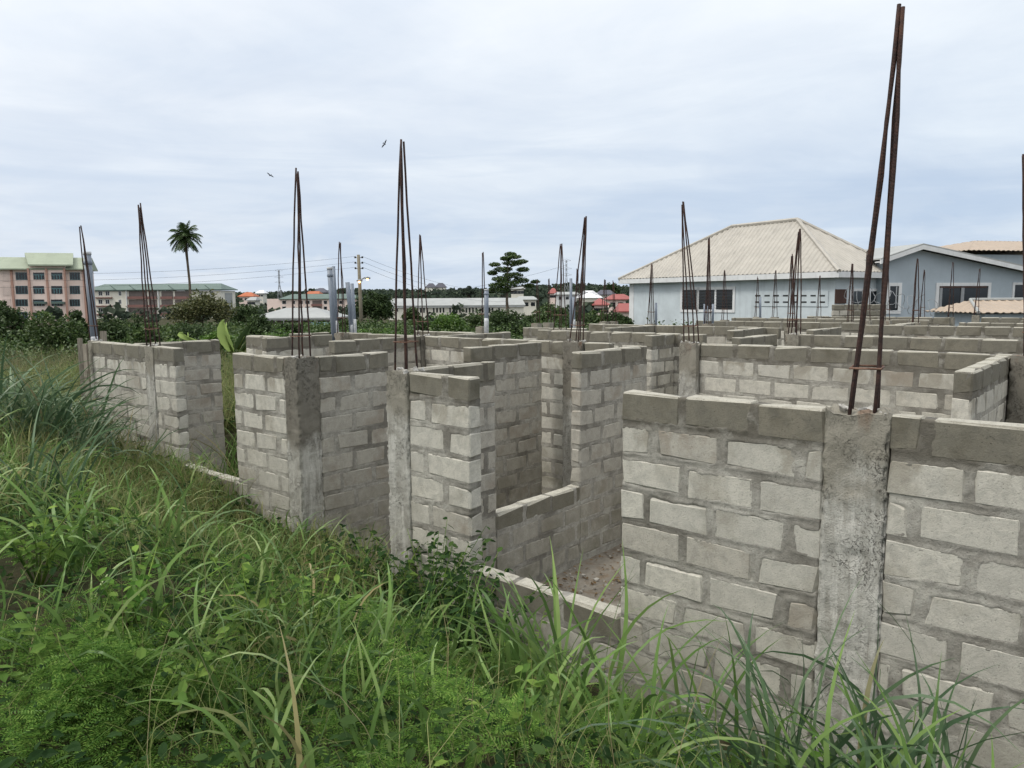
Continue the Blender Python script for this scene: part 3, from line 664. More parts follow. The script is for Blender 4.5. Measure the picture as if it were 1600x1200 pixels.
M['dark_glass'] = flat('dark glass', (0.012, 0.016, 0.02), 0.12, 0.1, 2, 0, 0.6, False)
M['dark_metal'] = flat('dark louvre', (0.028, 0.03, 0.03), 0.5, 0.2, 4, 0.05, 0.3, False)
M['brown_wood'] = flat('brown door', (0.075, 0.04, 0.03), 0.6, 0.2, 3)
M['pink_wall'] = flat('pink render', (0.80, 0.655, 0.585), 0.85, 0.08, 0.3)
M['pilaster'] = flat('red brown pilaster', (0.46, 0.28, 0.22), 0.85, 0.1, 0.4)
M['green_roof'] = flat('pale green roof', (0.31, 0.35, 0.265), 0.6, 0.12, 0.3)
M['deep_green_roof'] = flat('deep green roof', (0.12, 0.165, 0.145), 0.6, 0.12, 0.2)
M['cream_wall'] = flat('cream render', (0.72, 0.69, 0.60), 0.85, 0.1, 0.25)
M['maroon'] = flat('maroon balcony', (0.22, 0.12, 0.105), 0.85, 0.15, 0.3)
M['shade_room'] = flat('shade-toned wall', (0.17, 0.145, 0.135), 0.9, 0.2, 0.5)  # dark colour stands for the shade inside loggias and open sheds
M['grey_roof'] = flat('grey sheet roof', (0.34, 0.35, 0.34), 0.55, 0.12, 0.3)
M['red_roof'] = flat('red sheet roof', (0.30, 0.095, 0.085), 0.6, 0.15, 0.3)
M['orange_roof'] = flat('orange tile roof', (0.42, 0.14, 0.07), 0.7, 0.15, 0.3)
M['slate_roof'] = flat('slate grey roof', (0.10, 0.10, 0.12), 0.7, 0.12, 0.2)
M['white_roof'] = flat('white sheet roof', (0.78, 0.79, 0.80), 0.5, 0.05, 0.3)
M['steel'] = flat('galvanised steel', (0.26, 0.27, 0.28), 0.5, 0.1, 3, 0, 0.4, False)
M['pole'] = flat('weathered timber pole', (0.23, 0.205, 0.155), 0.9, 0.2, 3)
M['wire'] = flat('cable', (0.05, 0.05, 0.055), 0.6, 0.1, 3, 0, 0.3, False)
M['teal'] = flat('teal sheet', (0.13, 0.25, 0.27), 0.6, 0.1, 0.5)
def emit(name, c, s):
    m = MN(name); e = m.n('ShaderNodeEmission', {'Color': c, 'Strength': s}); m.t.links.new(e.outputs[0], m.out.inputs[0]); return m.m
M['lamp'] = emit('lit sodium lamp', (1.0, 0.50, 0.16), 9.0)

class Facade:
    def __init__(s, name, label, cat, pxl, Yl, pxr, Yr, pybase, group=None):
        a, b = at(pxl, 470, Yl), at(pxr, 470, Yr); s.o = Vector((a.x, a.y, 0)); s.d = Vector((b.x - a.x, b.y - a.y, 0)); s.L = s.d.length; s.d.normalize()
        s.z0 = on_plane((pxl + pxr) / 2, pybase, s.o, s.d).z if pybase is not None else min(gzw(a.x, a.y), gzw(b.x, b.y)) - 0.3
        s.t = thing(name, label, cat, (a.x, a.y, s.z0), math.atan2(s.d.y, s.d.x), group)
    def loc(s, px, py):
        p = on_plane(px, py, s.o, s.d); return (Vector((p.x, p.y, 0)) - s.o).dot(s.d), p.z - s.z0
    def box(s, name, mat, x0, x1, z0, z1, y0, y1, parent=None):
        mb = MB(); mb.box(x0, x1, y0, y1, z0, z1); return mb.obj(name, M[mat], parent or s.t)
    def pbox(s, name, mat, px0, py0, px1, py1, y0, y1, parent=None):
        x0, z1 = s.loc(px0, py0); x1, z0 = s.loc(px1, py1); return s.box(name, mat, x0, x1, z0, z1, y0, y1, parent)
    def window(s, px0, py0, px1, py1, frame='white_trim', fw=0.08, glass='dark_glass', mull=1, rails=0, proud=0.05):
        x0, z1 = s.loc(px0, py0); x1, z0 = s.loc(px1, py1)
        w = s.box('window', glass, x0 + .002, x1 - .002, z0 + .002, z1 - .002, -proud * .5, 0.02)
        mb = MB()
        mb.box(x0 - fw, x1 + fw, -proud, .01, z1, z1 + fw); mb.box(x0 - fw, x1 + fw, -proud, .01, z0 - fw, z0)
        mb.box(x0 - fw, x0, -proud, .01, z0, z1); mb.box(x1, x1 + fw, -proud, .01, z0, z1)
        mb.obj('window_frame', M[frame], w)
        if mull:
            mb = MB(); k = fw * .4
            for i in range(1, mull + 1): xm = x0 + (x1 - x0) * i / (mull + 1); mb.box(xm - k, xm + k, -proud * .9, 0, z0, z1)
            mb.obj('mullion', M[frame], w)
        return w

def roof_slope(parent, e0, e1, s0, s1, up, mat, rib=0.25, ribh=0.035, thick=0.03, step=None, name='roof_sheet'):
    """ribbed sheet on the slope from eave e0->e1 rising by vector up; hips end at s0 and s1 (metres along the eave)"""
    e0, e1, up = Vector(e0), Vector(e1), Vector(up); d = e1 - e0; L = d.length; d.normalize()
    n = d.cross(up).normalized()
    if n.z < 0: n = -n
    st = step or rib / 4; k = max(2, int(L / st)); vs = []; q = []
    for i in range(k + 1):
        s = L * i / k; t = min(1, s / s0 if s0 > 0 else 1, (L - s) / (L - s1) if s1 < L else 1); t = max(t, 0.0)
        ph = (s / rib) % 1.0; h = ribh if ph < 0.3 else 0.0
        p0 = e0 + d * s + n * h; p1 = p0 + up * t
        vs += [p0, p1, p0 - n * thick, p1 - n * thick]
        if i:
            j = 4 * i; q += [(j - 4, j, j + 1, j - 3), (j - 2, j - 1, j + 3, j + 2), (j - 4, j - 2, j + 2, j)]
    return link(name, mesh_np(name, vs, q), M[mat], parent)

# ------------------------------------------------------------------ pale blue hip-roofed house
D_, E_ = Vector((-0.545, 0.839, 0)), Vector((0.839, 0.545, 0))
EC = Vector((15.73, 36.0, 0)); EZ = 1.195 + CAMZ
WC = EC + D_ * 0.5 + E_ * 0.5; WL = WC + D_ * 14.9
h1 = Facade('hip_roof_house', 'pale blue rendered house with beige ribbed hip roof and louvred windows', 'house', 0, 1, 1, 1, 500)
h1.o = WL.copy(); h1.d = (WC - WL).normalized(); h1.L = 14.9; h1.z0 = -0.4
h1.t.location = (WL.x, WL.y, h1.z0); h1.t.rotation_euler = (0, 0, math.atan2(h1.d.y, h1.d.x))
wh = EZ - 0.16 - h1.z0
h1.box('wall', 'blue_wall', 0, 14.9, 0, wh, 0.0, 5.0)
def l1(p, z): q = Vector((p.x, p.y, 0)) - h1.o; return Vector((q.dot(h1.d), q.dot(E_), z - h1.z0))
e_l, e_r = l1(EC + D_ * 15.9, EZ), l1(EC, EZ); b_l, b_r = l1(EC + D_ * 15.9 + E_ * 6, EZ), l1(EC + E_ * 6, EZ); RZ = 2.95
roof = roof_slope(h1.t, e_l, e_r, 15.9 - 9.13, 15.9 - 4.62, (0, 3, RZ), 'roof_tan', 0.29, 0.045)
roof_slope(h1.t, e_r, b_r, 3, 3, (-4.62, 0, RZ), 'roof_tan', 0.29, 0.045)
roof_slope(h1.t, b_r, b_l, 4.62, 9.13, (0, -3, RZ), 'roof_tan', 0.29, 0.045)
roof_slope(h1.t, b_l, e_l, 3, 3, (6.77, 0, RZ), 'roof_tan', 0.29, 0.045)
mb = MB(); ra, rb = e_l + Vector((6.77, 3, RZ + .05)), e_r + Vector((-4.62, 3, RZ + .05))
for a, b in ((ra, rb), (ra, e_l), (rb, e_r), (rb, b_r), (ra, b_l)): mb.tube([a, a.lerp(b, .5), b], 0.11, 6)
mb.obj('ridge_cap', M['roof_tan'], h1.t)
mb = MB(); z = EZ - h1.z0
mb.box(e_l.x, e_r.x, e_l.y - .01, e_l.y + .05, z - .30, z - .02); mb.box(e_r.x - .05, e_r.x + .01, e_l.y + .05, b_r.y, z - .30, z - .02); mb.box(e_l.x, e_l.x + .05, e_l.y + .05, b_r.y, z - .30, z - .02)
mb.obj('fascia_board', M['white_trim'], h1.t)
mb = MB(); mb.box(e_l.x + .06, e_r.x - .06, e_l.y + .06, b_r.y - .06, z - .26, z - .22); mb.obj('soffit', M['white_trim'], h1.t)
g0 = l1(WL, EZ)                                    # small gablet behind the left hip
mb = MB(); mb.prism([(3.3, 3.2, z + 1.0), (6.5, 3.2, z + 2.25), (6.5, 3.4, z + 1.0)], (0, 1.6, 0)); 
mb = MB(); mb.box(3.0, 5.6, 2.9, 4.6, z + 1.45, z + 1.52, Matrix.Rotation(-.02, 4, 'Y')); mb.box(3.1, 3.2, 2.95, 4.5, z + .7, z + 1.45); mb.obj('gablet', M['roof_tan'], h1.t)
x0, z1 = h1.loc(1062, 449); x1, z0 = h1.loc(1150, 487)
for a, b in (((1067, 453), (1089, 484)), ((1093, 453), (1145, 484))):
    w = h1.window(a[0], a[1], b[0], b[1], fw=0.16, mull=0 if b[0] < 1100 else 1)
    xa, zb = h1.loc(*a); xb, za = h1.loc(*b); mb = MB(); k = int((zb - za) / .16)
    for i in range(k):
        zz = za + (i + .5) * (zb - za) / k; mb.box(xa, xb, -.045, -.030, zz - .03, zz + .035)
    mb.obj('louvre_blade', M['dark_metal'], w)
p = h1.pbox('vent_panel', 'blue_wall', 1179, 456, 1294, 479, -.04, .01)
for r in range(2):
    for k in range(8):
        px = 1181 + k * 14.4; py = 462 + r * 10; h1.pbox('vent_slot', 'dark_metal', px, py - 1.2, px + 8, py + 1.2, -.05, -.03, p)
h1.pbox('corner_pilaster', 'white_trim', 984, 440, 990, 512, -.03, .02)
s1 = Facade('side_reference', '', '', 0, 1, 1, 1, 500); bpy.data.objects.remove(s1.t); s1.t = h1.t
s1.o = WC.copy(); s1.d = E_; s1.z0 = h1.z0
def side_box(name, mat, px0, py0, px1, py1, out, parent=None):
    a, zb = s1.loc(px0, py0); b, za = s1.loc(px1, py1); mb = MB(); mb.box(14.9 - .01, 14.9 + out, a, b, za, zb); return mb.obj(name, M[mat], parent or h1.t)
side_box('door', 'brown_wood', 1305, 452, 1321, 474, .06)
for (a, b) in ((1329, 1346), (1358, 1375)):
    w = side_box('window', 'dark_glass', a, 455, b, 478, .04); side_box('window_frame', 'white_trim', a - 2, 451, b + 2, 455, .07, w); side_box('window_frame', 'white_trim', a - 2.5, 455, a, 478, .07, w); side_box('window_frame', 'white_trim', b, 455, b + 2.5, 478, .07, w)

# ------------------------------------------------------------------ grey blue gabled house at right
h2 = Facade('gable_house', 'grey blue gabled house with white verge boards and wide sliding window', 'house', 1378, 38.2, 1660, 40.2, None)
g = lambda px, py: h2.loc(px, py)
(xl, zl), (xa, za), (xr, zr) = g(1366, 409), g(1432, 386), g(1640, 431)
h2.z0 = -0.4; h2.t.location.z = h2.z0
(xl, zl), (xa, za), (xr, zr) = g(1366, 409), g(1432, 386), g(1640, 431)
mb = MB(); mb.prism([(xl + .5, 0, 0), (xr - .5, 0, 0), (xr - .5, 0, zr - .02), (xa, 0, za - .12), (xl + .5, 0, zl - .02)], (0, 9, 0)); mb.obj('wall', M['blue_wall2'], h2.t)
for (x0, z0, x1, z1) in ((xl, zl, xa, za), (xa, za, xr, zr)):
    mb = MB(); mb.prism([(x0, -.5, z0 - .14), (x1, -.5, z1 - .14), (x1, -.5, z1 + .08), (x0, -.5, z0 + .08)], (0, .06, 0)); mb.obj('verge_board', M['white_trim'], h2.t)
    mb = MB(); mb.prism([(x0, -.5, z0 + .081), (x1, -.5, z1 + .081), (x1, -.5, z1 + .15), (x0, -.5, z0 + .15)], (0, 10, 0)); mb.obj('roof', M['grey_roof'], h2.t)
    mb = MB(); mb.prism([(x0 + .03, -.43, z0 - .06), (x1, -.43, z1 - .06), (x1, -.43, z1 - .01), (x0 + .03, -.43, z0 - .01)], (0, .42, 0)); mb.obj('soffit', M['white_trim'], h2.t)
h2.window(1467, 447, 1541, 485, fw=.17, mull=0)
w = h2.pbox('window_frame', 'brown_wood', 1467.5, 447.5, 1540.5, 449.5, -.07, -.03)
h2.pbox('window_frame', 'steel', 1501, 449.6, 1503.5, 484.5, -.07, -.03); h2.pbox('window_frame', 'brown_wood', 1467.5, 482.5, 1540.5, 484.6, -.069, -.029); h2.pbox('window_frame', 'steel', 1467.6, 449.6, 1469.6, 482.4, -.068, -.028)
h2.window(1390, 447, 1402, 485, fw=.17, mull=0); h2.window(1585, 445, 1602, 465, fw=.12, mull=0)
h3 = Facade('tan_roof_house', 'house showing only its tan sheet roof behind the gabled house at right', 'house', 1500, 62, 1750, 66, None)
h3.z0 = -0.6; h3.t.location.z = h3.z0; (xa, za), (xb, zb) = h3.loc(1513, 391), h3.loc(1608, 369)
h3.box('wall', 'blue_wall2', .8, h3.L - .8, 0, za - .3, .6, 10.4)
roof_slope(h3.t, (xa, 0, za), (h3.L, 0, za), xb - xa, h3.L - xa, (0, 5.5, zb - za), 'roof_tan2', .5, .05)
roof_slope(h3.t, (h3.L, 11, za), (xa, 11, za), 0.0, h3.L - xb, (0, -5.5, zb - za), 'roof_tan2', .5, .05)
roof_slope(h3.t, (xa, 11, za), (xa, 0, za), 5.5, 5.5, (xb - xa, 0, zb - za), 'roof_tan2', .5, .05)
h4 = Facade('low_shed', 'low tan ribbed shed roof near the right edge under the wide window', 'shed', 1535, 31, 1680, 31, None)
h4.z0 = -0.3; h4.t.location.z = h4.z0; (xa, za), (xb, zb) = h4.loc(1529, 489), h4.loc(1562, 470)
h4.box('wall', 'blue_wall2', .3, h4.L, 0, za - .05, .25, 4)
roof_slope(h4.t, (xa, 0, za), (h4.L, 0, za), (xb - xa), h4.L - xa, (0, 2.0, zb - za), 'roof_tan2', .34, .04)
roof_slope(h4.t, (h4.L, 4, za), (xa, 4, za), 0.0, h4.L - xb, (0, -2.0, zb - za), 'roof_tan2', .34, .04)
roof_slope(h4.t, (xa, 4, za), (xa, 0, za), 2.0, 2.0, (xb - xa, 0, zb - za), 'roof_tan2', .34, .04)
mb = MB(); a = Vector((xa, 0, za + .03)); b = Vector((xb, 2.0, zb + .05)); mb.tube([a, b, b + Vector((3.5, 0, 0))], .07, 6); mb.obj('ridge_cap', M['grey_roof'], h4.t)
# block wall with coils of razor wire beside the blue house
p0, p1 = at(1301, 476, 29.5), at(1384, 475, 29.5); bw = Vector((p1.x - p0.x, p1.y - p0.y, 0)).length
t = thing('yard_wall', 'weathered block yard wall topped with razor wire below the brown door', 'wall', (p0.x, p0.y, -0.4), 0)
zt = p0.z + 0.4; r = random.Random(3); i = 0
while i * P < 1.4:
    x = -(i % 2) * .22
    while x < bw:
        xa, xb = max(x, 0), min(x + BL, bw)
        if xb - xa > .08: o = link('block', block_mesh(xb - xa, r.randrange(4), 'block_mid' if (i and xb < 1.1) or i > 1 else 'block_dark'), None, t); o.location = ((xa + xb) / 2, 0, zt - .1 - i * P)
        x += BL + JV
    i += 1
mb = MB(); mb.box(.012, bw - .012, -.066, .066, 0, zt - .01); mb.obj('mortar', M['mortar'], t)
t = thing('razor_wire', 'loose coils of razor wire along the yard wall top and beyond', 'wire', (p0.x + .6, p0.y, zt - .4))
mb = MB(); pts = []
for k in range(150):
    u = k / 150; ang = k * 2 * math.pi / 17 + .3 * math.sin(k); rr = .42 + .12 * math.sin(k * .37)
    pts.append((u * 3.6 + .25 * math.cos(ang), .16 * math.sin(k * .9) + .1, .30 + rr * math.sin(ang) * .8 - .5 * u + .1 * math.sin(k * .21)))
mb.tube(pts, .011, 4); mb.obj('wire_coil', M['steel'], t, True)
for x in (.2, 1.9): mb = MB(); mb.tube([(x, 0, -.15), (x, 0, .7)], .02, 6); mb.obj('wire_stay', M['steel'], t)

# ------------------------------------------------------------------ far left school and flats
def gable_cap(f, px0, px1, pyr, pye, mat, over=0.5, deep=10.0, name='roof', inset=0.0):
    (x0, zr), (x1, _), (_, ze) = f.loc(px0, pyr), f.loc(px1, pyr), f.loc(px0, pye)
    mb = MB(); h = zr - ze
    mb.add([(x0, -over, ze), (x1, -over, ze), (x1 - inset, deep / 2, zr), (x0 + inset, deep / 2, zr), (x0, deep + over, ze), (x1, deep + over, ze),
            (x0, -over, ze - .25), (x1, -over, ze - .25), (x0, deep + over, ze - .25), (x1, deep + over, ze - .25)],
           [(0, 1, 2, 3), (3, 2, 5, 4), (6, 7, 1, 0), (4, 5, 9, 8), (7, 6, 8, 9)], [(0, 3, 4), (1, 5, 2), (0, 4, 8), (0, 8, 6), (1, 7, 9), (1, 9, 5)])
    return mb.obj(name, M[mat], f.t)
f = Facade('school_block', 'four-storey pink school block with green roof and brown pilasters', 'building', -40, 164, 133, 170, None)
(xw, zw) = f.loc(133, 419); f.box('wall', 'pink_wall', 0, xw, 0, zw, 0, 7)
gable_cap(f, -42, 137, 400, 419.5, 'green_roof', 1.2, 7)
(xa, zb), (xb, za) = f.loc(48, 413), f.loc(104, 421); f.box('wall', 'pink_wall', xa, xb, 0, zb, -1.0, -.01)
(xa, zr), (xb, ze) = f.loc(29.5, 394), f.loc(118, 414)
mb = MB(); mb.add([(xa + 2.2, -2.0, ze), (xb, -2.0, ze), (xb - 1.2, 3.6, zr + .1), (xa, 3.6, zr + .1), (xa + 2.2, -2.0, ze - .35), (xb, -2.0, ze - .35), (xb - 1.2, 3.6, zr - .6), (xa, 3.6, zr - .6)], [(0, 1, 2, 3), (4, 5, 1, 0), (7, 6, 5, 4), (0, 3, 7, 4), (1, 5, 6, 2)]); mb.obj('roof', M['green_roof'], f.t)
for px in (20, 49, 77, 105, 132.4): (xa, _) = f.loc(px, 450); f.box('pilaster', 'pilaster', xa - .2, xa + .2, 0, zw - .1, -1.35 if 48 < px < 110 else -.35, -1.001 if 48 < px < 110 else -.001)
for py0, py1 in ((426, 437), (447, 459), (468, 478), (488, 497)):
    for px0, px1 in ((-28, -10), (24.5, 43.5), (54, 72), (82, 100), (109, 125)):
        if 50 < px0 < 101:
            x0, z1 = f.loc(px0, py0); x1, z0 = f.loc(px1, py1)
            w = f.box('window', 'dark_glass', x0, x1, z0, z1, -1.06, -.99); mb = MB()
            mb.box(x0, x1, -1.10, -1.061, z0 + (z1 - z0) * .62, z0 + (z1 - z0) * .70)
            for k in range(1, 4): xm = x0 + (x1 - x0) * k / 4; mb.box(xm - .06, xm + .06, -1.1, -1.061, z0, z0 + (z1 - z0) * .61)
            mb.obj('glazing_bar', M['teal'], w)
        else:
            w = f.window(px0, py0, px1, py1, 'teal', .06, 'dark_glass', 3, proud=.06)
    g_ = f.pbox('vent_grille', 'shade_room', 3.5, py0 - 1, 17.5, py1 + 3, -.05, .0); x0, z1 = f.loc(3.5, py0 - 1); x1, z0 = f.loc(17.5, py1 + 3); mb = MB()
    for k in range(7): xm = x0 + (x1 - x0) * (k + .5) / 7; mb.box(xm - .09, xm + .09, -.09, -.051, z0, z1)
    mb.obj('grille_bar', M['pink_wall'], g_)
f.pbox('awning', 'deep_green_roof', 57, 471.5, 76, 474.5, -1.9, -1.02); f.pbox('awning', 'deep_green_roof', 84, 471.5, 104, 474.5, -1.9, -1.02)
f = Facade('flats_block', 'long cream flats block with deep green roof and maroon balconies', 'building', 138, 262, 345, 262, None)
(xe, ze) = f.loc(345, 454); f.box('wall', 'cream_wall', 0, f.L, 0, ze, 0, 14)
gable_cap(f, 133, 347, 443.5, 453.2, 'deep_green_roof', .9, 14, inset=3)
for k in range(4):
    px = (172, 202, 263, 320)[k]; (xa, za), (_, zb) = f.loc(px, 444.5), f.loc(px, 452)
    mb = MB(); mb.tube([(xa, .0, za - .3), (xa + 2.4, -1.0, zb - .2)], .18, 4); mb.obj('roof_hip_cap', M['deep_green_roof'], f.t)
for py in (455, 468, 481):
    for px0, px1 in ((201, 230), (232, 246), (252, 271), (273, 296)):
        f.pbox('loggia', 'shade_room', px0, py, px1, py + 12.2, -.03, .5)  # flat dark panel carries the shade of the recess
        rr = f.pbox('balcony_front', 'maroon', px0, py + 8.2, px1, py + 12.2, -.9, -.7)
    for px0, px1 in ((154, 160), (165, 171), (185.5, 189.5), (311.5, 315.5), (329, 333)):
        f.window(px0, py + .5, px1, py + 6.5, 'white_trim', .12, 'dark_glass', 1)
    f.pbox('balcony_slab', 'maroon', 150, py + 9.5, 176, py + 11, -.9, -.001)
f.pbox('corner_pier', 'white_trim', 247, 454, 251, 500, -.6, -.001); f.pbox('corner_pier', 'white_trim', 198.5, 454, 200.5, 500, -.6, -.001)
f.box('end_panel', 'grey_roof', f.L - .01, f.L + .06, ze * .25, ze * .92, 4, 11)
f = Facade('pink_flats', 'three-storey pink building with green roof behind the tall grey pipes', 'building', 417, 330, 556, 330, None)
(_, ze) = f.loc(417, 467); f.box('wall', 'pink_wall', 0, f.L, 0, ze, 0, 12)
gable_cap(f, 436, 560, 459.5, 467, 'deep_green_roof', .9, 12, inset=4)
for py in (470, 479, 488):
    for px0, px1 in ((441, 447), (457, 461), (468, 473), (477, 484), (506, 511), (517, 523), (530, 536)): f.window(px0, py, px1, py + 4.8, 'white_trim', .1, 'dark_glass', 0)
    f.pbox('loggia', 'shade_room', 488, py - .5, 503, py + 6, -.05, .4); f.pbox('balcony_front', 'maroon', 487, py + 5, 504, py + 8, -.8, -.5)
f = Facade('long_shed', 'long low shed with pale grey roof in front of the pink building', 'shed', 398, 128, 518, 128, None)
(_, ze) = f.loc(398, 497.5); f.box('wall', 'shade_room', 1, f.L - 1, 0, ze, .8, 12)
gable_cap(f, 388, 520, 482, 497, 'grey_roof', .4, 13, inset=4.5)
for k in range(9): px = 404 + k * 13; f.pbox('post', 'white_trim', px, 497.6, px + 1.2, 512, -.1, .1)
f.pbox('rail', 'white_trim', 400, 499, 518, 500.2, -.12, -.101)
f = Facade('teal_shed', 'small teal sheet shed roof low behind the shorter grey pipes', 'shed', 478, 90, 520, 90, None)
(_, ze) = f.loc(478, 512); f.box('wall', 'teal', .3, f.L - .3, 0, ze, .3, 4); gable_cap(f, 476, 522, 505, 512, 'teal', .2, 4.5)
f = Facade('long_hall', 'long cream single-storey hall with row of narrow windows and pale roof', 'building', 606, 205, 818, 205, None)
(_, ze) = f.loc(606, 478); f.box('wall', 'cream_wall', 0, f.L, 0, ze, 0, 13)
gable_cap(f, 602, 821, 466.5, 477.6, 'grey_roof', .7, 13, inset=1.0)
for k in range(26):
    px = 651 + k * 5.1
    if k % 5 == 4: continue
    f.pbox('window', 'dark_glass', px, 481, px + 2.6, 488.5, -.05, .0)
for px in (612, 619): f.pbox('window', 'dark_glass', px, 482, px + 3, 487, -.05, 0)
f.pbox('roof_band', 'white_trim', 604, 478.3, 820, 479.6, -.5, -.001)
def house(label, px0, px1, yr, ye, yb, Y, wallm, roofm, inset=1.0, deep=9.0, wins=3, cat='house'):
    f = Facade('far_house', label, cat, px0, Y, px1, Y, yb if Y > 800 else None)
    (_, ze) = f.loc(px0, ye); f.box('wall', wallm, .5, f.L - .5, 0, ze, .3, deep - .3)
    gable_cap(f, px0 - 1, px1 + 1, yr, ye, roofm, .5, deep, inset=inset)
    (_, zb) = f.loc(px0, yb)
    for k in range(wins):
        x = f.L * (k + .7) / (wins + .4); f.box('window', 'dark_glass', x - .7, x + .7, ze - 2.3, ze - 1.0, .24, .31)
    return f
house('small orange roofed house right of the cream flats', 372, 396, 456.5, 463, 472, 420, 'pink_wall', 'orange_roof', 3)
house('far house with two pale roofs beside the orange one', 385, 399, 464, 469, 476, 400, 'cream_wall', 'grey_roof', 1)
house('far white roofed house left of the pale lattice pylon', 399, 412, 453.5, 458, 464, 520, 'cream_wall', 'white_roof', 2)
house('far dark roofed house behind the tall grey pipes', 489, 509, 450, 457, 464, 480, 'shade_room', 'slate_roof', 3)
house('far cream house left of the dark roofed one', 478, 498, 455, 459, 466, 460, 'cream_wall', 'orange_roof', 1)
house('left twin peaked slate roof on the far ridge', 664.5, 681, 442.5, 449, 458, 1150, 'cream_wall', 'slate_roof', 6, 12, 2)
house('right twin peaked slate roof on the far ridge', 679, 697, 442, 449, 458, 1160, 'cream_wall', 'slate_roof', 6.5, 12, 2)
house('far low house with pale roof right of the umbrella-shaped tree', 805, 840, 463, 468, 476, 260, 'cream_wall', 'grey_roof', 1.5)
house('far grey multi-storey house behind the umbrella-shaped tree', 797, 820, 448, 451, 470, 330, 'cream_wall', 'grey_roof', 1, 9, 4)
house('far red roofed house left of the lattice pylon', 858, 872, 450, 458, 466, 380, 'pink_wall', 'red_roof', 2)
house('far white walled house with pale roof at the pylon foot', 868, 905, 456, 460, 470, 340, 'white_trim', 'grey_roof', 1)
house('white tent-like roof behind the five-bar pier', 903, 941, 454, 465, 470, 300, 'cream_wall', 'white_roof', 7, 12, 0)
house('far grey roofed house on the slope near the blue house', 934, 962, 453, 460, 466, 320, 'cream_wall', 'slate_roof', 2)
house('red roofed bungalow, left and lower of two near the blue house', 926, 953, 466, 476, 486, 210, 'pink_wall', 'red_roof', 2.5)
house('red roofed bungalow, right and higher of two near the blue house', 949, 990, 459.5, 467.5, 480, 230, 'pink_wall', 'red_roof', 2.5)
house('red sheet lean-to roof touching the left edge of the blue house', 967, 992, 474, 486, 494, 150, 'pink_wall', 'red_roof', .5, 6, 0)

# ------------------------------------------------------------------ pylons, pole, cables, birds
def pylon(label, px, ytop, ybase, Y, w):
    p = at(px, ytop, Y); z0 = gzw(p.x, p.y) - 1; H = p.z - z0; t = thing('lattice_pylon', label, 'pylon', (p.x, p.y, z0))
    mb = MB(); wb = w; r = 0.12
    lv = [0, .2, .38, .53, .66, .77, .86, .93, 1.0]; wd = lambda u: w * (1 - .86 * min(1, u / .66)) if u < .66 else w * .14
    for sx in (-1, 1):
        for sy in (-1, 1):
            mb.tube([(sx * wd(u) / 2, sy * wd(u) / 2, u * H) for u in lv], r, 4)
    mb.obj('mast_leg', M['steel'], t); mb = MB()
    for u0, u1 in zip(lv[:-1], lv[1:]):
        for s in (-1, 1):
            a, b = wd(u0) / 2, wd(u1) / 2
            for q in (-1, 1):
                mb.tube([(q * a, s * a, u0 * H), (-q * b, s * b, u1 * H)], r * .6, 4); mb.tube([(s * a, q * a, u0 * H), (s * b, -q * b, u1 * H)], r * .6, 4)
    mb.obj('lattice_brace', M['steel'], t)
    for u in (.70, .82, .97):
        mb = MB(); l = w * (.62 if u < .9 else .5)
        for s in (-1, 1): mb.tube([(0, 0, u * H), (s * l, 0, (u + .015) * H)], r * .8, 4); mb.tube([(0, 0, (u + .05) * H), (s * l, 0, (u + .015) * H)], r * .6, 4)
        mb.obj('cross_arm', M['steel'], t)
    return t
pylon('pale far lattice pylon left of centre, above the pink building', 435.5, 422, 460, 560, 5.5)
pylon('far lattice pylon rising between the bar posts, left of the five-bar pier', 885, 406, 470, 430, 5.0)
PY = 60.0; p = at(560, 398, PY); pz0 = gzw(p.x, p.y) - .4
t = thing('street_lamp_pole', 'timber power pole with two lit orange lamps and insulators', 'lamp post', (p.x, p.y, pz0)); H = p.z - pz0
mb = MB(); mb.tube([(.1, 0, 0), (.05, 0, H * .5), (0, 0, H)], [.17, .14, .12], 10); mb.obj('post', M['pole'], t, True)
ins = []
for i, py in enumerate((402.5, 411, 419.5)):
    z = at(560, py, PY).z - pz0
    mb = MB(); mb.tube([(-.28, 0, z), (.34, 0, z)], .03, 5); mb.obj('crossbar', M['steel'], t)
    for s in (-.26, .30): mb = MB(); mb.tube([(s, 0, z - .05), (s, 0, z + .02), (s, 0, z + .10)], [.06, .09, .05], 8); mb.obj('insulator', M['dark_metal'], t, True)
    ins.append(z + pz0)
for (px, py, s) in ((561.5, 440.5, .085), (574, 436.5, .075)):
    q = at(px, py, PY - .35) - Vector((p.x, p.y, pz0))
    mb = MB(); mb.tube([(.05, -.1, q.z - .1), (q.x * .7, q.y * .7, q.z + .16), (q.x, q.y, q.z + .12)], .045, 6)
    arm = mb.obj('lamp_arm', M['steel'], t, True)
    mb = MB(); mb.tube([(q.x - .22, q.y, q.z + .09), (q.x, q.y, q.z + .14), (q.x + .24, q.y, q.z + .09)], [.05, .10, .06], 8); mb.obj('lamp_head', M['steel'], t, True)
    mb = MB(); mb.tube([(q.x, q.y, q.z - s), (q.x, q.y, q.z - s * .5), (q.x, q.y, q.z + s * .4), (q.x, q.y, q.z + s)], [s * .4, s * 1.0, s * 1.05, s * .4], 10); mb.obj('lamp_bulb', M['lamp'], t, True)
def cable(label, a, b, sag, r=.010):
    a, b = Vector(a), Vector(b); pts = []
    for k in range(25): u = k / 24; q = a.lerp(b, u); q.z -= sag * 4 * u * (1 - u); pts.append(q)
    mb = MB(); mb.tube(pts, r, 4); tag(mb.obj('power_cable', M['wire'], None, True), label, 'cable', 'power cables on the timber pole')
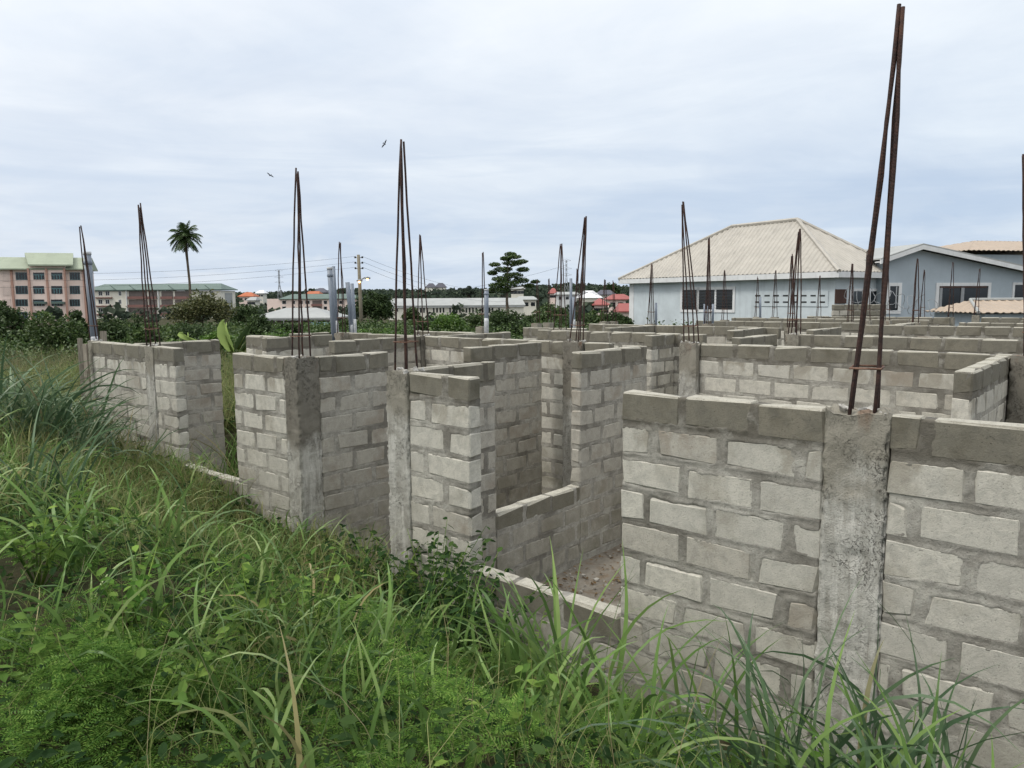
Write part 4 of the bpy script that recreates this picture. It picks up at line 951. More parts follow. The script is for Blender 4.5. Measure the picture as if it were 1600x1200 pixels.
for i, nm in enumerate(('topmost', 'middle', 'lowest')):
    z = ins[i]
    e = at(-60, 427 + i * 11, 52); cable('%s cable running left from the timber pole across the sky' % nm, (p.x - .26, p.y, z + .1), e, .5)
    e = at(790, 455 + i * 8, 95); cable('%s cable running right from the timber pole' % nm, (p.x + .30, p.y, z + .1), e, .8)
cable('high cable reaching the lattice pylon from the left', at(560, 470, 300), at(885, 414, 428), 3, .06)
M['bird'] = flat('bird plumage', (0.03, 0.03, 0.035), 0.7, 0.2, 10, 0, 0.3, False)
def bird(label, px, py, Y, s, roll, yaw):
    q = at(px, py, Y); secs = [(-.5, .01, .02), (-.36, .05, .05), (-.1, .09, .085), (.15, .10, .095), (.32, .07, .065), (.42, .06, .06), (.52, .015, .012)]
    mb = MB(); mb.tube([(x * .45, 0, 0) for x, _, _ in secs], [w * .5 for _, w, _ in secs], 8)
    def plate(pts): 
        k = len(mb.v); n = len(pts); mb.v += [(x, y, z + .008) for x, y, z in pts] + [(x, y, z - .008) for x, y, z in pts]
        for i in range(1, n - 1): mb.t.append((k, k + i, k + i + 1)); mb.t.append((k + n, k + n + i + 1, k + n + i))
        for i in range(n): j = (i + 1) % n; mb.q.append((k + i, k + n + i, k + n + j, k + j))
    for sgn in (-1, 1):
        plate([(.10, sgn * .03, .01), (.13, sgn * .22, .10), (.05, sgn * .44, .07), (-.06, sgn * .50, .05), (-.07, sgn * .22, .09), (-.08, sgn * .03, .0)])
    plate([(-.20, -.02, 0), (-.20, .02, 0), (-.34, .09, 0), (-.33, -.09, 0)])
    o = mb.obj('bird', M['bird'], None, True, q); o.rotation_euler = (roll, .15, yaw); o.scale = (s, s, s); tag(o, label, 'bird')
bird('small dark bird flying lower left, above the palm and bars', 422, 274, 70, .75, .5, 2.4)
bird('small dark bird flying beside the tallest central bar tips', 601, 225, 70, .85, -1.0, 1.2)
# ------------------------------------------------------------------ trees and bushes
M['leaf_dark'] = mat_leaf('dark foliage', (0.028, 0.048, 0.020), (0.058, 0.094, 0.035), (0.10, 0.142, 0.054), 0.25, 0.06)
M['leaf_mid'] = mat_leaf('green foliage', (0.036, 0.068, 0.023), (0.078, 0.125, 0.039), (0.13, 0.18, 0.06), 0.3, 0.10)
M['leaf_bright'] = mat_leaf('bright foliage', (0.045, 0.10, 0.02), (0.10, 0.19, 0.035), (0.16, 0.25, 0.06), 0.35, 0.12)
M['leaf_pale'] = mat_leaf('yellowing foliage', (0.05, 0.062, 0.025), (0.115, 0.125, 0.05), (0.20, 0.19, 0.09), 0.3, 0.10)
M['leaf_far'] = mat_leaf('far forest', (0.042, 0.060, 0.046), (0.066, 0.088, 0.062), (0.10, 0.122, 0.082), 0.2, 0.0)
M['bark'] = mat_simple('bark', (0.07, 0.055, 0.04), (0.16, 0.13, 0.10), 6, 0.95, 0.8, 0.1, 0, (1, 1, .3))
def leaf_quads(cen, size, rng, aspect=0.55, up=0.35, droop=0.0):
    n = len(cen); nrm = rng.normal(size=(n, 3)); nrm[:, 2] = np.abs(nrm[:, 2]) + up; nrm /= np.linalg.norm(nrm, axis=1)[:, None]
    t = rng.normal(size=(n, 3)); t[:, 2] -= droop; t -= nrm * (t * nrm).sum(1)[:, None]; t /= np.linalg.norm(t, axis=1)[:, None] + 1e-9
    b = np.cross(nrm, t); s = size * rng.uniform(.6, 1.3, n)[:, None]
    v = np.stack([cen - t * s * .5, cen + b * s * aspect * .5, cen + t * s * .5 + nrm * s * -.08, cen - b * s * aspect * .5], 1).reshape(-1, 3)
    return v, np.arange(4 * n).reshape(-1, 4)
def clump_points(rng, K, per, rad, crad, flat=1.0, shell=0.35, low=False):
    u = rng.normal(size=(K, 3)); u /= np.linalg.norm(u, axis=1)[:, None]; u[:, 2] = np.where((u[:, 2] < -.35) & (not low), -u[:, 2] * .4, u[:, 2])
    c = u * (shell + (1 - shell) * rng.uniform(0, 1, (K, 1)) ** .5) * np.array(rad)
    cr = crad * rng.uniform(.6, 1.3, (K, 1, 1)); w = rng.normal(size=(K, per, 3)); w /= np.linalg.norm(w, axis=2)[..., None]; w *= rng.uniform(.2, 1, (K, per, 1)) ** .45
    return (c[:, None, :] + w * cr * np.array([1, 1, .75 * flat])).reshape(-1, 3), c
def tree(label, px, ytop, wpx, Y, leaf, K=40, per=60, lsize=.25, trunk_h=.35, name='leafy_tree', cat='tree', crown_frac=None, seed=0, group=None, crad=None, tr=None, hide_trunk=False):
    rng = np.random.default_rng(seed + 100); p = at(px, ytop, Y); z0 = gzw(p.x, p.y); H = p.z - z0; wm = wpx / F * Y
    t = thing(name, label, cat, (p.x, p.y, z0 - .05), rng.uniform(0, 6), group)
    ch = H * (1 - trunk_h); rad = (wm * .5 * .82, wm * .5 * .82, ch * .5 * .84); cz = H - ch * .5
    pts, cs = clump_points(rng, K, per, rad, crad or wm * .16, low=trunk_h < .08); pts[:, 2] += cz; pts[:, 2] = np.maximum(pts[:, 2], .05)
    v, q = leaf_quads(pts, lsize, rng); link('crown', mesh_np('crown', v, q), M[leaf], t)
    r0 = tr or max(.05, H * .022); mb = MB()
    mb.tube([(0, 0, 0), (r0 * .6, 0, cz * .5), (0, r0 * .5, cz)], [r0, r0 * .75, r0 * .5], 8)
    for k in range(min(7, K)):
        c = cs[k]; mb.tube([(0, 0, cz * (.55 + .05 * k)), (c[0] * .5, c[1] * .5, cz + c[2] * .3), (c[0] * .9, c[1] * .9, cz + c[2] * .85)], [r0 * .45, r0 * .3, r0 * .12], 6)
    mb.obj('trunk', M['bark'], t, True); return t
bush = lambda label, px, ytop, w, Y, leaf, seed, K=34, per=85, ls=.13: tree(label, px, ytop, w * 1.15, Y, leaf, int(K * 1.3), per, ls * 1.1, -.12, 'leafy_bush', 'bush', seed=seed, tr=.04, group='bushes behind the walls')
bush('dark bush at the left edge below the school', 12, 470, 66, 42, 'leaf_dark', 1, 44, 90, .17)
bush('mid green bush in front of the school pilasters', 80, 476, 78, 33, 'leaf_mid', 2, 50, 95, .13)
bush('dark round bush just left of the thick drain pipe', 118, 479, 40, 36, 'leaf_dark', 3)
bush('dark bush right of the thick drain pipe', 168, 492, 60, 37, 'leaf_dark', 4)
bush('feathery dark bush under the flats, left of the palm', 204, 486, 52, 44, 'leaf_dark', 5)
bush('low bush behind the slim left column bars', 232, 500, 50, 31, 'leaf_mid', 6)
bush('low bright bush behind the cross wall', 268, 521, 46, 22, 'leaf_bright', 7, 30, 80, .11)
bush('dark bush under the yellowing tree', 300, 500, 70, 36, 'leaf_dark', 8)
bush('bright green bush behind the banana leaf', 338, 505, 66, 26, 'leaf_bright', 9, 44, 90, .11)
bush('dark bush between the cream flats and the shed', 385, 472, 60, 75, 'leaf_dark', 10, 40, 80, .26)
bush('dark feathery bush left of the corner column bars', 405, 489, 46, 40, 'leaf_dark', 11)
bush('bright low bush right behind the two-block wall end', 436, 506, 62, 27, 'leaf_bright', 12, 40, 85, .11)
bush('feathery dark bush right of the corner column bars', 455, 500, 46, 36, 'leaf_dark', 13)
bush('low green bush at the teal shed', 515, 506, 40, 40, 'leaf_mid', 14)
bush('low bright bush between the pipes and the round dark tree', 575, 508, 56, 30, 'leaf_bright', 15, 36, 80, .12)
bush('low bright bush under the long hall, left', 612, 512, 44, 30, 'leaf_bright', 16, 34, 80, .12)
bush('bright green bush under the middle of the long hall', 700, 487, 62, 44, 'leaf_bright', 17, 46, 90, .15)
bush('green bush under the long hall, right', 742, 484, 44, 47, 'leaf_mid', 18)
bush('dark broad bush at the foot of the umbrella-shaped tree', 790, 478, 60, 44, 'leaf_dark', 19, 46, 90, .16)
bush('low dark bush left of the bar posts', 826, 490, 44, 40, 'leaf_dark', 20)
bush('olive bush behind the thin bar posts', 862, 474, 62, 66, 'leaf_mid', 21, 44, 80, .22)
bush('dark bush behind the five-bar pier', 906, 482, 50, 52, 'leaf_dark', 22)
bush('mid green bush under the white tent-like roof', 930, 484, 46, 58, 'leaf_mid', 23, 36, 80, .2)
bush('dark bush left of the pale blue house corner', 962, 486, 46, 47, 'leaf_dark', 24, 40, 85, .16)
bush('small dark bush touching the pale blue house corner', 980, 492, 26, 44, 'leaf_dark', 25, 24, 70, .15)
bush('low dark bush in the gap left of the long hall', 664, 494, 40, 46, 'leaf_dark', 26)
bush('grey green bush in the gap below the pink building', 545, 498, 44, 52, 'leaf_mid', 27, 36, 80, .17)
tree('yellowing broad tree in front of the flats beside the palm', 315, 457, 104, 58, 'leaf_pale', 70, 80, .24, .12, seed=31, name='broad_tree')
tree('round dark tree right of the timber lamp pole', 584, 453, 66, 62, 'leaf_dark', 80, 90, .24, .1, seed=32, name='round_tree')
tree('slender tree behind the four central bars', 643, 478, 38, 70, 'leaf_mid', 34, 70, .24, .15, seed=33, name='slender_tree')
tree('dark tree at the far left edge above the bushes', -8, 462, 60, 60, 'leaf_dark', 40, 80, .24, .1, seed=34)
tree('far dark tree on the rise above the red roofs', 958, 438, 30, 330, 'leaf_dark', 30, 60, 1.0, .15, seed=35)
tree('far spreading tree above the far ridge, right of the slate roofs', 732, 445, 26, 620, 'leaf_far', 26, 50, 1.6, .2, seed=36)
# umbrella-shaped tree with flat tiers
def tier_tree(label, Y=112):
    rng = np.random.default_rng(5); p = at(793, 393, Y); z0 = gzw(p.x, p.y); t = thing('umbrella_tree', label, 'tree', (p.x, p.y, z0)); k = Y / F
    tiers = [(796, 397, 13, 3.5), (806, 402, 14, 3), (787, 404, 12, 3), (818, 408, 13, 3), (800, 411, 22, 4), (775, 413, 12, 3), (788, 421, 20, 4), (815, 421, 14, 3.5), (772, 426, 11, 3.5), (801, 430, 22, 4), (783, 436, 20, 4), (813, 438, 18, 4), (795, 443, 26, 4.5), (773, 446, 17, 4.5), (836, 440, 10, 2.5), (826, 446, 11, 3), (770, 454, 10, 3.5), (786, 453, 16, 4)]
    P_ = []; ends = []
    for (x, y, w, h) in tiers:
        c = at(x, y, Y) - Vector((p.x, p.y, z0)); c.y += rng.uniform(-1.2, 1.2); c.x += rng.uniform(-.3, .3); ends.append(c); w *= 1.25; h *= 2.1; n = int(w * 34)
        u = rng.normal(size=(n, 3)); u /= np.linalg.norm(u, axis=1)[:, None]; u *= rng.uniform(.1, 1, (n, 1)) ** .4
        P_.append(np.array(c) + u * np.array([w * k * .62, w * k * .62, h * k * .55]))
    v, q = leaf_quads(np.concatenate(P_), .26, rng); link('crown', mesh_np('crown', v, q), M['leaf_mid'], t)
    b = at(792, 470, Y) - Vector((p.x, p.y, z0)); top = at(794, 400, Y) - Vector((p.x, p.y, z0))
    mb = MB(); mb.tube([(b.x, 0, 0), (b.x + .1, 0, b.z * .6), (b.x, 0, b.z), (top.x, 0, top.z)], [.32, .26, .2, .06], 8)
    for c in ends:
        u = max(.25, min(.95, (c.z - .8) / top.z)); s = Vector((b.x, 0, 0)).lerp(top, u); s.z = top.z * u - .2
        mb.tube([s, s.lerp(c, .6) + Vector((0, 0, -.15)), c], [.09, .06, .03], 5)
    mb.obj('trunk', M['bark'], t, True)
tier_tree('umbrella-shaped tree with flat leafy tiers behind the long hall')
# oil palm
def palm(label, Y=92):
    rng = np.random.default_rng(9); pt, pb = at(289, 372, Y), at(298, 470, Y); z0 = gzw(pb.x, pb.y); t = thing('oil_palm', label, 'palm tree', (pb.x, pb.y, z0))
    base = Vector((pb.x, pb.y, z0)); c = pt - base; mb = MB()
    mid = at(293, 410, Y) - base; low = pb - base
    mb.tube([(.15, 0, 0), low, (low + mid) / 2 + Vector((.05, 0, 0)), mid, c - Vector((0, 0, .2)), c + Vector((0, 0, .3))], [.19, .165, .145, .14, .2, .16], 10); mb.obj('trunk', M['bark'], t, True)
    k = Y / F
    for i in range(30):
        az = i * 2.399 + rng.uniform(-.2, .2); el = math.radians(85 - 120 * (i / 29) ** .85 + rng.uniform(-6, 6)); L = k * rng.uniform(27, 33) * (.9 if i < 5 else 1)
        d = Vector((math.cos(az) * math.cos(el), math.sin(az) * math.cos(el), math.sin(el))); pts = []; n = 15; q = c + Vector((0, 0, .15))
        for j in range(n):
            pts.append(q.copy()); q = q + d * (L / n); d = (d + Vector((0, 0, -.085 - .05 * (j / n)))).normalized()
        mb = MB(); mb.tube(pts, [.045 * (1 - .8 * j / n) for j in range(n)], 4)
        for j in range(2, n):
            tdir = (pts[j] - pts[j - 1]).normalized(); side = tdir.cross(Vector((0, 0, 1)))
            if side.length < .05: side = Vector((1, 0, 0))
            side.normalize(); ll = k * 9.5 * math.sin(math.pi * (j + 1.5) / (n + 2)) ** .6
            for s in (-1, 1):
                for m_ in (0., .5):
                    o = pts[j].lerp(pts[j - 1], m_); e = o + (side * s * .8 + tdir * .55 + Vector((0, 0, -.45 + rng.uniform(-.2, .15)))).normalized() * ll
                    w = tdir * .05; mb.add([o - w, o + w, e + w * .3, e - w * .3], [(0, 1, 2, 3)])
        mb.obj('frond', M['leaf_dark'], t)
palm('tall oil palm with leaning trunk in front of the long cream flats')
# banana plant behind the left gap: broad upright blades
def banana():
    Y = 15.5; p = at(360, 548, Y); z0 = -.5; t = thing('banana_plant', 'banana plant with one big pale upright leaf in the gap between walls', 'plant', (p.x, p.y, z0))
    def blade(x0, y0, x1, y1, w, bend, name='leaf', mat='banana', yy=0.0):
        a = at(x0, y0, Y + yy) - Vector((p.x, p.y, z0)); b = at(x1, y1, Y + yy) - Vector((p.x, p.y, z0)); v = []; q = []; n = 12; side = Vector((1, .25, 0)).normalized()
        for j in range(n + 1):
            u = j / n; c = a.lerp(b, u) + Vector((bend * math.sin(u * 2), -.25 * math.sin(u * 2.6), 0)); ww = w * (math.sin(math.pi * min(1, .09 + u * .93)) ** .55) * (1 + .06 * math.sin(j * 2.3))
            v += [c - side * ww + Vector((0, -.06, 0)), c + Vector((0, .05, 0)), c + side * ww + Vector((0, -.06, 0))]
            if j: k = 3 * j; q += [(k - 3, k - 2, k + 1, k), (k - 2, k - 1, k + 2, k + 1)]
        link(name, mesh_np(name, v, q, None, True), M[mat], t)
        mb = MB(); mb.tube([a, a.lerp(b, .5) + Vector((bend * .8, -.2, 0)), b.lerp(a, .1)], [.03, .02, .008], 6); mb.obj('midrib', M['banana'], t, True)
    blade(363, 549, 353, 499, .12, 0.0); blade(316, 536, 291, 518, .10, -.05); blade(372, 545, 392, 506, .09, .08, mat='leaf_dark', yy=1.2); blade(380, 548, 404, 520, .08, .08, mat='leaf_dark', yy=1.5); blade(320, 534, 340, 522, .10, .05, mat='leaf_bright', yy=.6)
    mb = MB(); a = at(374, 552, Y) - Vector((p.x, p.y, z0)); mb.tube([(a.x, a.y, 0), (a.x, a.y, a.z * .6), a], [.10, .08, .05], 8); mb.obj('stem', M['leaf_dark'], t, True)
M['banana'] = mat_leaf('banana leaf', (0.30, 0.42, 0.12), (0.36, 0.47, 0.15), None, 0.4, 0.1)
banana()

# ------------------------------------------------------------------ far rise with forest
ang = np.linspace(math.radians(-46), math.radians(46), 90); rr = np.concatenate([np.linspace(420, 1500, 40), np.linspace(1600, 2600, 6)])
AZ, RR = np.meshgrid(ang, rr, indexing='ij')
def hillz(az, r): return -6.4 + 17.5 * smooth((r - 480) / 850) * (1 + .22 * np.sin(az * 9 + 1.0) + .15 * np.sin(az * 21)) + 1.2 * np.sin(az * 40 + r * .01)
hz = hillz(AZ, RR); vv = np.stack([RR * np.sin(AZ), RR * np.cos(AZ), hz - (RR < 440) * 3], -1).reshape(-1, 3)
M['hill'] = flat('wooded rise', (0.05, 0.07, 0.04), 0.95, 0.3, 0.02, 0, 0.05, False)
kind(link('hill', mesh_np('hill', vv, grid_quads(90, 46), None, True), M['hill']), 'structure')
rng = np.random.default_rng(77); n = 5200; az = rng.uniform(math.radians(-42), math.radians(42), n); r = 170 + 1300 * rng.uniform(0, 1, n) ** .75
keep = ~((r < 420) & (rng.uniform(0, 1, n) < .45)); az, r = az[keep], r[keep]; n = len(az)
ico = np.array([(0, 0, 1)] + [(.894 * math.cos(k * 1.2566), .894 * math.sin(k * 1.2566), .447) for k in range(5)] + [(.894 * math.cos(k * 1.2566 + .628), .894 * math.sin(k * 1.2566 + .628), -.447) for k in range(5)] + [(0, 0, -1)])
lq = []; lv = []; X, Yw = r * np.sin(az), r * np.cos(az)
ga, gb = to_ab(X, Yw); zz = np.where(r > 440, hillz(az, r), gz(ga, gb))
h = np.where(r < 420, rng.uniform(2.0, 5.0, n), rng.uniform(5, 10, n)); wd = h * rng.uniform(.45, .75, n)
per = 26; cen = np.stack([X, Yw, zz + h * .5], -1)[:, None, :]
u = rng.normal(size=(n, per, 3)); u /= np.linalg.norm(u, axis=2)[..., None]; u *= (.75 + .25 * rng.uniform(size=(n, per, 1)))
pts = cen + u * np.stack([wd, wd, h * .5], -1)[:, None, :]
v, q = leaf_quads(pts.reshape(-1, 3), 1.0, rng, .8, .2); s = np.repeat(wd, per)
c_ = pts.reshape(-1, 3); v = (v.reshape(-1, 4, 3) - c_[:, None, :]) * (s * .85)[:, None, None] + c_[:, None, :]
kind(link('far_wood', mesh_np('far_wood', v.reshape(-1, 3), q), M['leaf_far']), 'stuff', 'distant dark green wood on the low ridge')
# ------------------------------------------------------------------ foreground vegetation
M['grass_thin'] = mat_leaf('fine grass', (0.125, 0.165, 0.050), (0.240, 0.290, 0.095), (0.420, 0.400, 0.190), 0.35, 0.06)
M['grass_broad'] = mat_leaf('broad grass', (0.075, 0.145, 0.036), (0.190, 0.305, 0.088), (0.350, 0.440, 0.170), 0.32, 0.10, 0.5, (0.400, 0.340, 0.170))
M['grass_blue'] = mat_leaf('blue green grass', (0.055, 0.100, 0.050), (0.115, 0.185, 0.090), (0.200, 0.270, 0.150), 0.28, 0.12, 0.5, (0.30, 0.26, 0.14))
M['grass_dry'] = mat_leaf('dry stalks', (0.20, 0.17, 0.09), (0.30, 0.27, 0.14), (0.36, 0.32, 0.2), 0.2, 0.05)
M['fern'] = mat_leaf('sensitive plant', (0.060, 0.145, 0.026), (0.160, 0.300, 0.058), (0.300, 0.450, 0.100), 0.38, 0.06)
M['weed'] = mat_leaf('weed leaf', (0.085, 0.170, 0.035), (0.170, 0.280, 0.060), (0.280, 0.400, 0.085), 0.38, 0.14)
M['weed_dark'] = mat_leaf('shade-dark weed leaf', (0.016, 0.040, 0.012), (0.036, 0.078, 0.022), (0.075, 0.130, 0.036), 0.3, 0.12)  # darkened so gaps between grass blades look deeply shaded; also dark weeds
CI = np.array(CROT.transposed())
def proj(Pw):
    q = (Pw - np.array(CAM)) @ np.array(CROT); return 800 + F * q[:, 0] / -q[:, 2], 600 - F * q[:, 1] / -q[:, 2], -q[:, 2]
def in_view(Pw, m=120, near=1.6, top=1.0):
    x, y, d = proj(Pw); P2 = Pw + np.array([0, 0, top]); x2, y2, d2 = proj(P2)
    return (d > near) & (x > -m) & (x < 1600 + m) & (y2 < 1200 + m) & (y > 0)
def blades(base, L, w, phi, th, kap, S_, rng, tip=1.5, fold=0.0):
    N = len(base); u = np.linspace(0, 1, S_ + 1)
    ang = th[:, None] + kap[:, None] * (u[None, :] ** 2.0)
    ds = (L / S_)[:, None]
    hx = np.cumsum(np.concatenate([np.zeros((N, 1)), np.sin(ang[:, 1:]) * ds], 1), 1); hz = np.cumsum(np.concatenate([np.zeros((N, 1)), np.cos(ang[:, 1:]) * ds], 1), 1)
    wob = (rng.normal(size=N) * .12)[:, None] * np.sin(u * 3.0)[None, :] * L[:, None]
    c, s = np.cos(phi)[:, None], np.sin(phi)[:, None]
    px = base[:, 0:1] + hx * c - wob * s; py = base[:, 1:2] + hx * s + wob * c; pz = base[:, 2:3] + hz
    wp = (np.minimum(1, .45 + u * 2.2) * (1 - u ** tip * .97))[None, :] * w[:, None] * .5
    tw = (rng.normal(size=N) * .5)[:, None] + (rng.normal(size=N) * .8)[:, None] * u[None, :]
    nx, nz = np.cos(ang), -np.sin(ang)                    # blade normal in its own plane
    sx = -s * np.cos(tw) + c * nx * np.sin(tw); sy = c * np.cos(tw) + s * nx * np.sin(tw); sz = nz * np.sin(tw)
    a = np.stack([px - sx * wp, py - sy * wp, pz - sz * wp], -1); b = np.stack([px + sx * wp, py + sy * wp, pz + sz * wp], -1)
    V_ = np.stack([a, b], 2).reshape(-1, 3)
    k = (np.arange(N) * (S_ + 1) * 2)[:, None] + (np.arange(S_) * 2)[None, :]; k = k.ravel()
    return V_, np.stack([k, k + 1, k + 3, k + 2], -1)
def to_world(a, b, z): return np.stack([AD.x * a + BD.x * b, AD.y * a + BD.y * b, z], -1)
def front_ok(a, b):                                       # open ground outside the building
    line = np.where(a < 5.4, 4.36, np.where(a < 7.25, 5.2, 4.68))
    return ((b < line) | (a > 13.55))
def patch(a, b, s, seed): return fbm(np.stack([a, b, a * 0], -1), s, seed, 3)
def fern_zone(Pw):
    X_, Y_, _ = proj(Pw + np.array([0, 0, .3])); return np.exp(-(np.hypot((X_ - 90) / 340, (Y_ - 1150) / 170)) ** 4) + .6 * np.exp(-(np.hypot((X_ - 470) / 130, (Y_ - 1010) / 90)) ** 2)
def scatter(n, rng, amin=-1, amax=24, bmin=-3, bmax=14, top=.9, near=1.7, m=120):
    a, b = rng.uniform(amin, amax, n), rng.uniform(bmin, bmax, n); k = front_ok(a, b); a, b = a[k], b[k]
    Pw = to_world(a, b, gz(a, b)); k = in_view(Pw, m, near, top); return a[k], b[k], Pw[k]
def height_fac(a, b):                                     # vegetation is trampled low in front of the nearest wall, tall towards the left
    f = .62 + .55 * smooth((a - 7.5) / 5) + .12 * patch(a, b, .9, 3)
    f = np.where((a < 4.4) & (b > 2.6), f * (.35 + .65 * smooth((a - 2.6) / 1.6)), f); f = f + .32 * np.exp(-(((a - 5.4) / 1.0) ** 2 + ((b - 4.2) / 1.0) ** 2))
    near_col = np.exp(-(((a - 7.3) / .8) ** 2 + ((b - 4.3) / .8) ** 2)); f = f * (1 - .55 * near_col)
    return f
rng = np.random.default_rng(21)
# fine grass
a, b, Pw = scatter(420000, rng); d = np.linalg.norm(Pw, axis=1)
dens = .10 + .52 * smooth((d - 4.5) / 4.0) + .55 * patch(a, b, .7, 11); dens = dens * np.clip(9.0 / d, .30, 1) ; dens = np.where((a < 4.0) & (b > 2.2), dens * .35, dens)
dens = dens * (1 - .45 * np.clip(fern_zone(Pw), 0, 1)); k = rng.uniform(size=len(a)) < dens; a, b, Pw = a[k], b[k], Pw[k]; d = d[k]; n = len(a)
hf = height_fac(a, b); L = hf * rng.uniform(.45, 1.15, n) * .78; w = rng.uniform(.0035, .008, n) * np.clip(d / 6, .8, 2.4)
V_, Q = blades(Pw, L, w, rng.uniform(0, 6.28, n), np.abs(rng.normal(size=n)) * .28, rng.uniform(.1, 1.5, n), 4, rng)
kind(link('fine_grass', mesh_np('fine_grass', V_, Q, None, True), M['grass_thin']), 'stuff', 'fine pale green grass filling the ground left of the walls'); print('thin', n)
# dry stalks with seed heads
a, b, Pw = scatter(16000, rng); k = rng.uniform(size=len(a)) < .10 + .25 * (patch(a, b, .5, 31) > .1); a, b, Pw = a[k], b[k], Pw[k]; n = len(a); d = np.linalg.norm(Pw, axis=1)
V_, Q = blades(Pw, height_fac(a, b) * rng.uniform(.8, 1.35, n), .0035 * np.clip(d / 5, 1, 2.2), rng.uniform(0, 6.28, n), np.abs(rng.normal(size=n)) * .3, rng.uniform(0, .7, n), 5, rng, 3)
kind(link('dry_grass', mesh_np('dry_grass', V_, Q, None, True), M['grass_dry']), 'stuff', 'thin straw coloured stalks standing among the grass')
# broad-bladed grass in loose clumps
def clumps(nc, rng, per, Lr, wr, mask, spread=.09, kr=(.5, 2.7), S_=8, **sc):
    a, b, Pw = scatter(nc, rng, **sc); k = rng.uniform(size=len(a)) < mask(a, b) * (1 - .85 * np.clip(fern_zone(Pw), 0, 1)); a, b = a[k], b[k]
    A_ = np.repeat(a, per) + rng.normal(size=len(a) * per) * spread; B_ = np.repeat(b, per) + rng.normal(size=len(a) * per) * spread
    k = front_ok(A_, B_); A_, B_ = A_[k], B_[k]; n = len(A_); Pw = to_world(A_, B_, gz(A_, B_)); d = np.linalg.norm(Pw, axis=1)
    L = (height_fac(A_, B_) * .55 + .45) * rng.uniform(Lr[0], Lr[1], n); w = rng.uniform(wr[0], wr[1], n)
    return blades(Pw, L, w, rng.uniform(0, 6.28, n), np.abs(rng.normal(size=n)) * .30, rng.uniform(kr[0], kr[1], n), S_, rng, 2.6)
V_, Q = clumps(9000, rng, 10, (.42, .95), (.010, .023), lambda a, b: np.clip(.35 + .8 * patch(a, b, .8, 41), 0, 1) * np.where((a < 4.2) & (b > 2.4), .45, 1), near=2.3)
kind(link('broad_grass', mesh_np('broad_grass', V_, Q, None, True), M['grass_broad']), 'stuff', 'broad arching grass blades mixed through the foreground'); print('broad', len(Q))
V_, Q = clumps(900, rng, 16, (.9, 1.5), (.016, .030), lambda a, b: np.clip(.25 + 1.2 * patch(a, b, .5, 47), 0, 1), .13, (.8, 2.2), 8, amin=9.0, amax=19, bmin=-2.5, bmax=4.4, top=1.3)
kind(link('tall_blue_grass', mesh_np('tall_blue_grass', V_, Q, None, True), M['grass_blue']), 'stuff', 'tall dark blue-green grass at the left edge beside the far wall')
# leaf templates
def place(tmplV, tmplQ, pos, ax, nrm, size):
    n = len(pos); t = ax / (np.linalg.norm(ax, axis=1)[:, None] + 1e-9); nn = nrm - t * (nrm * t).sum(1)[:, None]; nn /= np.linalg.norm(nn, axis=1)[:, None] + 1e-9; bb = np.cross(nn, t)
    R = np.stack([t, bb, nn], 1); v = np.einsum('kj,njl->nkl', tmplV, R) * size[:, None, None] + pos[:, None, :]
    m = len(tmplV); q = (tmplQ[None] + (np.arange(n) * m)[:, None, None]).reshape(-1, 4); return v.reshape(-1, 3), q
tv, tq = [], []
for j in range(8):                                       # pinnate leaf, eight pairs of leaflets
    x = .12 + .115 * j; l = .22 * math.sin(math.pi * (j + 1.6) / 10.2) ** .5
    for s in (-1, 1):
        k = len(tv); z = -.05 * x * x; tv += [(x, 0, z), (x + .075, s * l * .5, z + .02), (x + .09, s * l, z - .01), (x + .02, s * l * .55, z + .01)]; tq.append((k, k + 1, k + 2, k + 3))
FERN = (np.array(tv), np.array(tq))
OV = (np.array([(0, 0, 0), (.25, .22, .03), (.25, 0, -.02), (.25, -.22, .03), (.6, .24, .0), (.6, 0, -.05), (.6, -.24, .0), (1, 0, -.16)]), np.array([(0, 2, 1, 1), (0, 3, 2, 2), (1, 2, 5, 4), (2, 3, 6, 5), (4, 5, 7, 7), (5, 6, 7, 7)]))
def leaves(tm, pos, rng, size, tilt=.5, up=.25):
    n = len(pos); ph = rng.uniform(0, 6.28, n); ax = np.stack([np.cos(ph), np.sin(ph), rng.normal(size=n) * .3 + up * .3 - .1], -1)
    nr = np.stack([rng.normal(size=n) * tilt, rng.normal(size=n) * tilt, np.ones(n)], -1); return place(tm[0], tm[1], pos, ax, nr, size)
def fix(V_, Q):                                           # degenerate quads -> triangles
    t = Q[Q[:, 2] == Q[:, 3]][:, :3]; q = Q[Q[:, 2] != Q[:, 3]]; return V_, q, t
# sensitive-plant ground cover, thick at the bottom left, thinner along the bottom
a, b, Pw = scatter(260000, rng, amin=-.5, amax=9, bmin=-1, bmax=4.4, top=.3, near=1.6); X_, Y_, D_p = proj(Pw + np.array([0, 0, .3]))
dens = np.exp(-(np.hypot((X_ - 100) / 400, (Y_ - 1140) / 190)) ** 2) * 1.0 + .34 * np.exp(-(np.hypot((X_ - 800) / 520, (Y_ - 1190) / 110)) ** 2) + .22 * np.exp(-(np.hypot((X_ - 620) / 200, (Y_ - 900) / 90)) ** 2) + .05
dens = dens * np.clip(.62 + 1.2 * patch(a, b, 1.6, 51), .12, 1)
k = rng.uniform(size=len(a)) < dens; a, b, Pw = a[k], b[k], Pw[k]
if len(a) > 24000: s = rng.choice(len(a), 24000, replace=False); a, b, Pw = a[s], b[s], Pw[s]
n = len(a); can = np.clip(.17 + .30 * patch(a, b, 1.9, 53), .03, .45); Pw[:, 2] += can * rng.uniform(.15, 1, n) ** .5
V_, Q = leaves(FERN, Pw, rng, rng.uniform(.07, .12, n), .35); kind(link('sensitive_plant_cover', mesh_np('sensitive_plant_cover', V_, Q), M['fern']), 'stuff', 'feathery bright green ground cover at the bottom left'); print('fern', n)
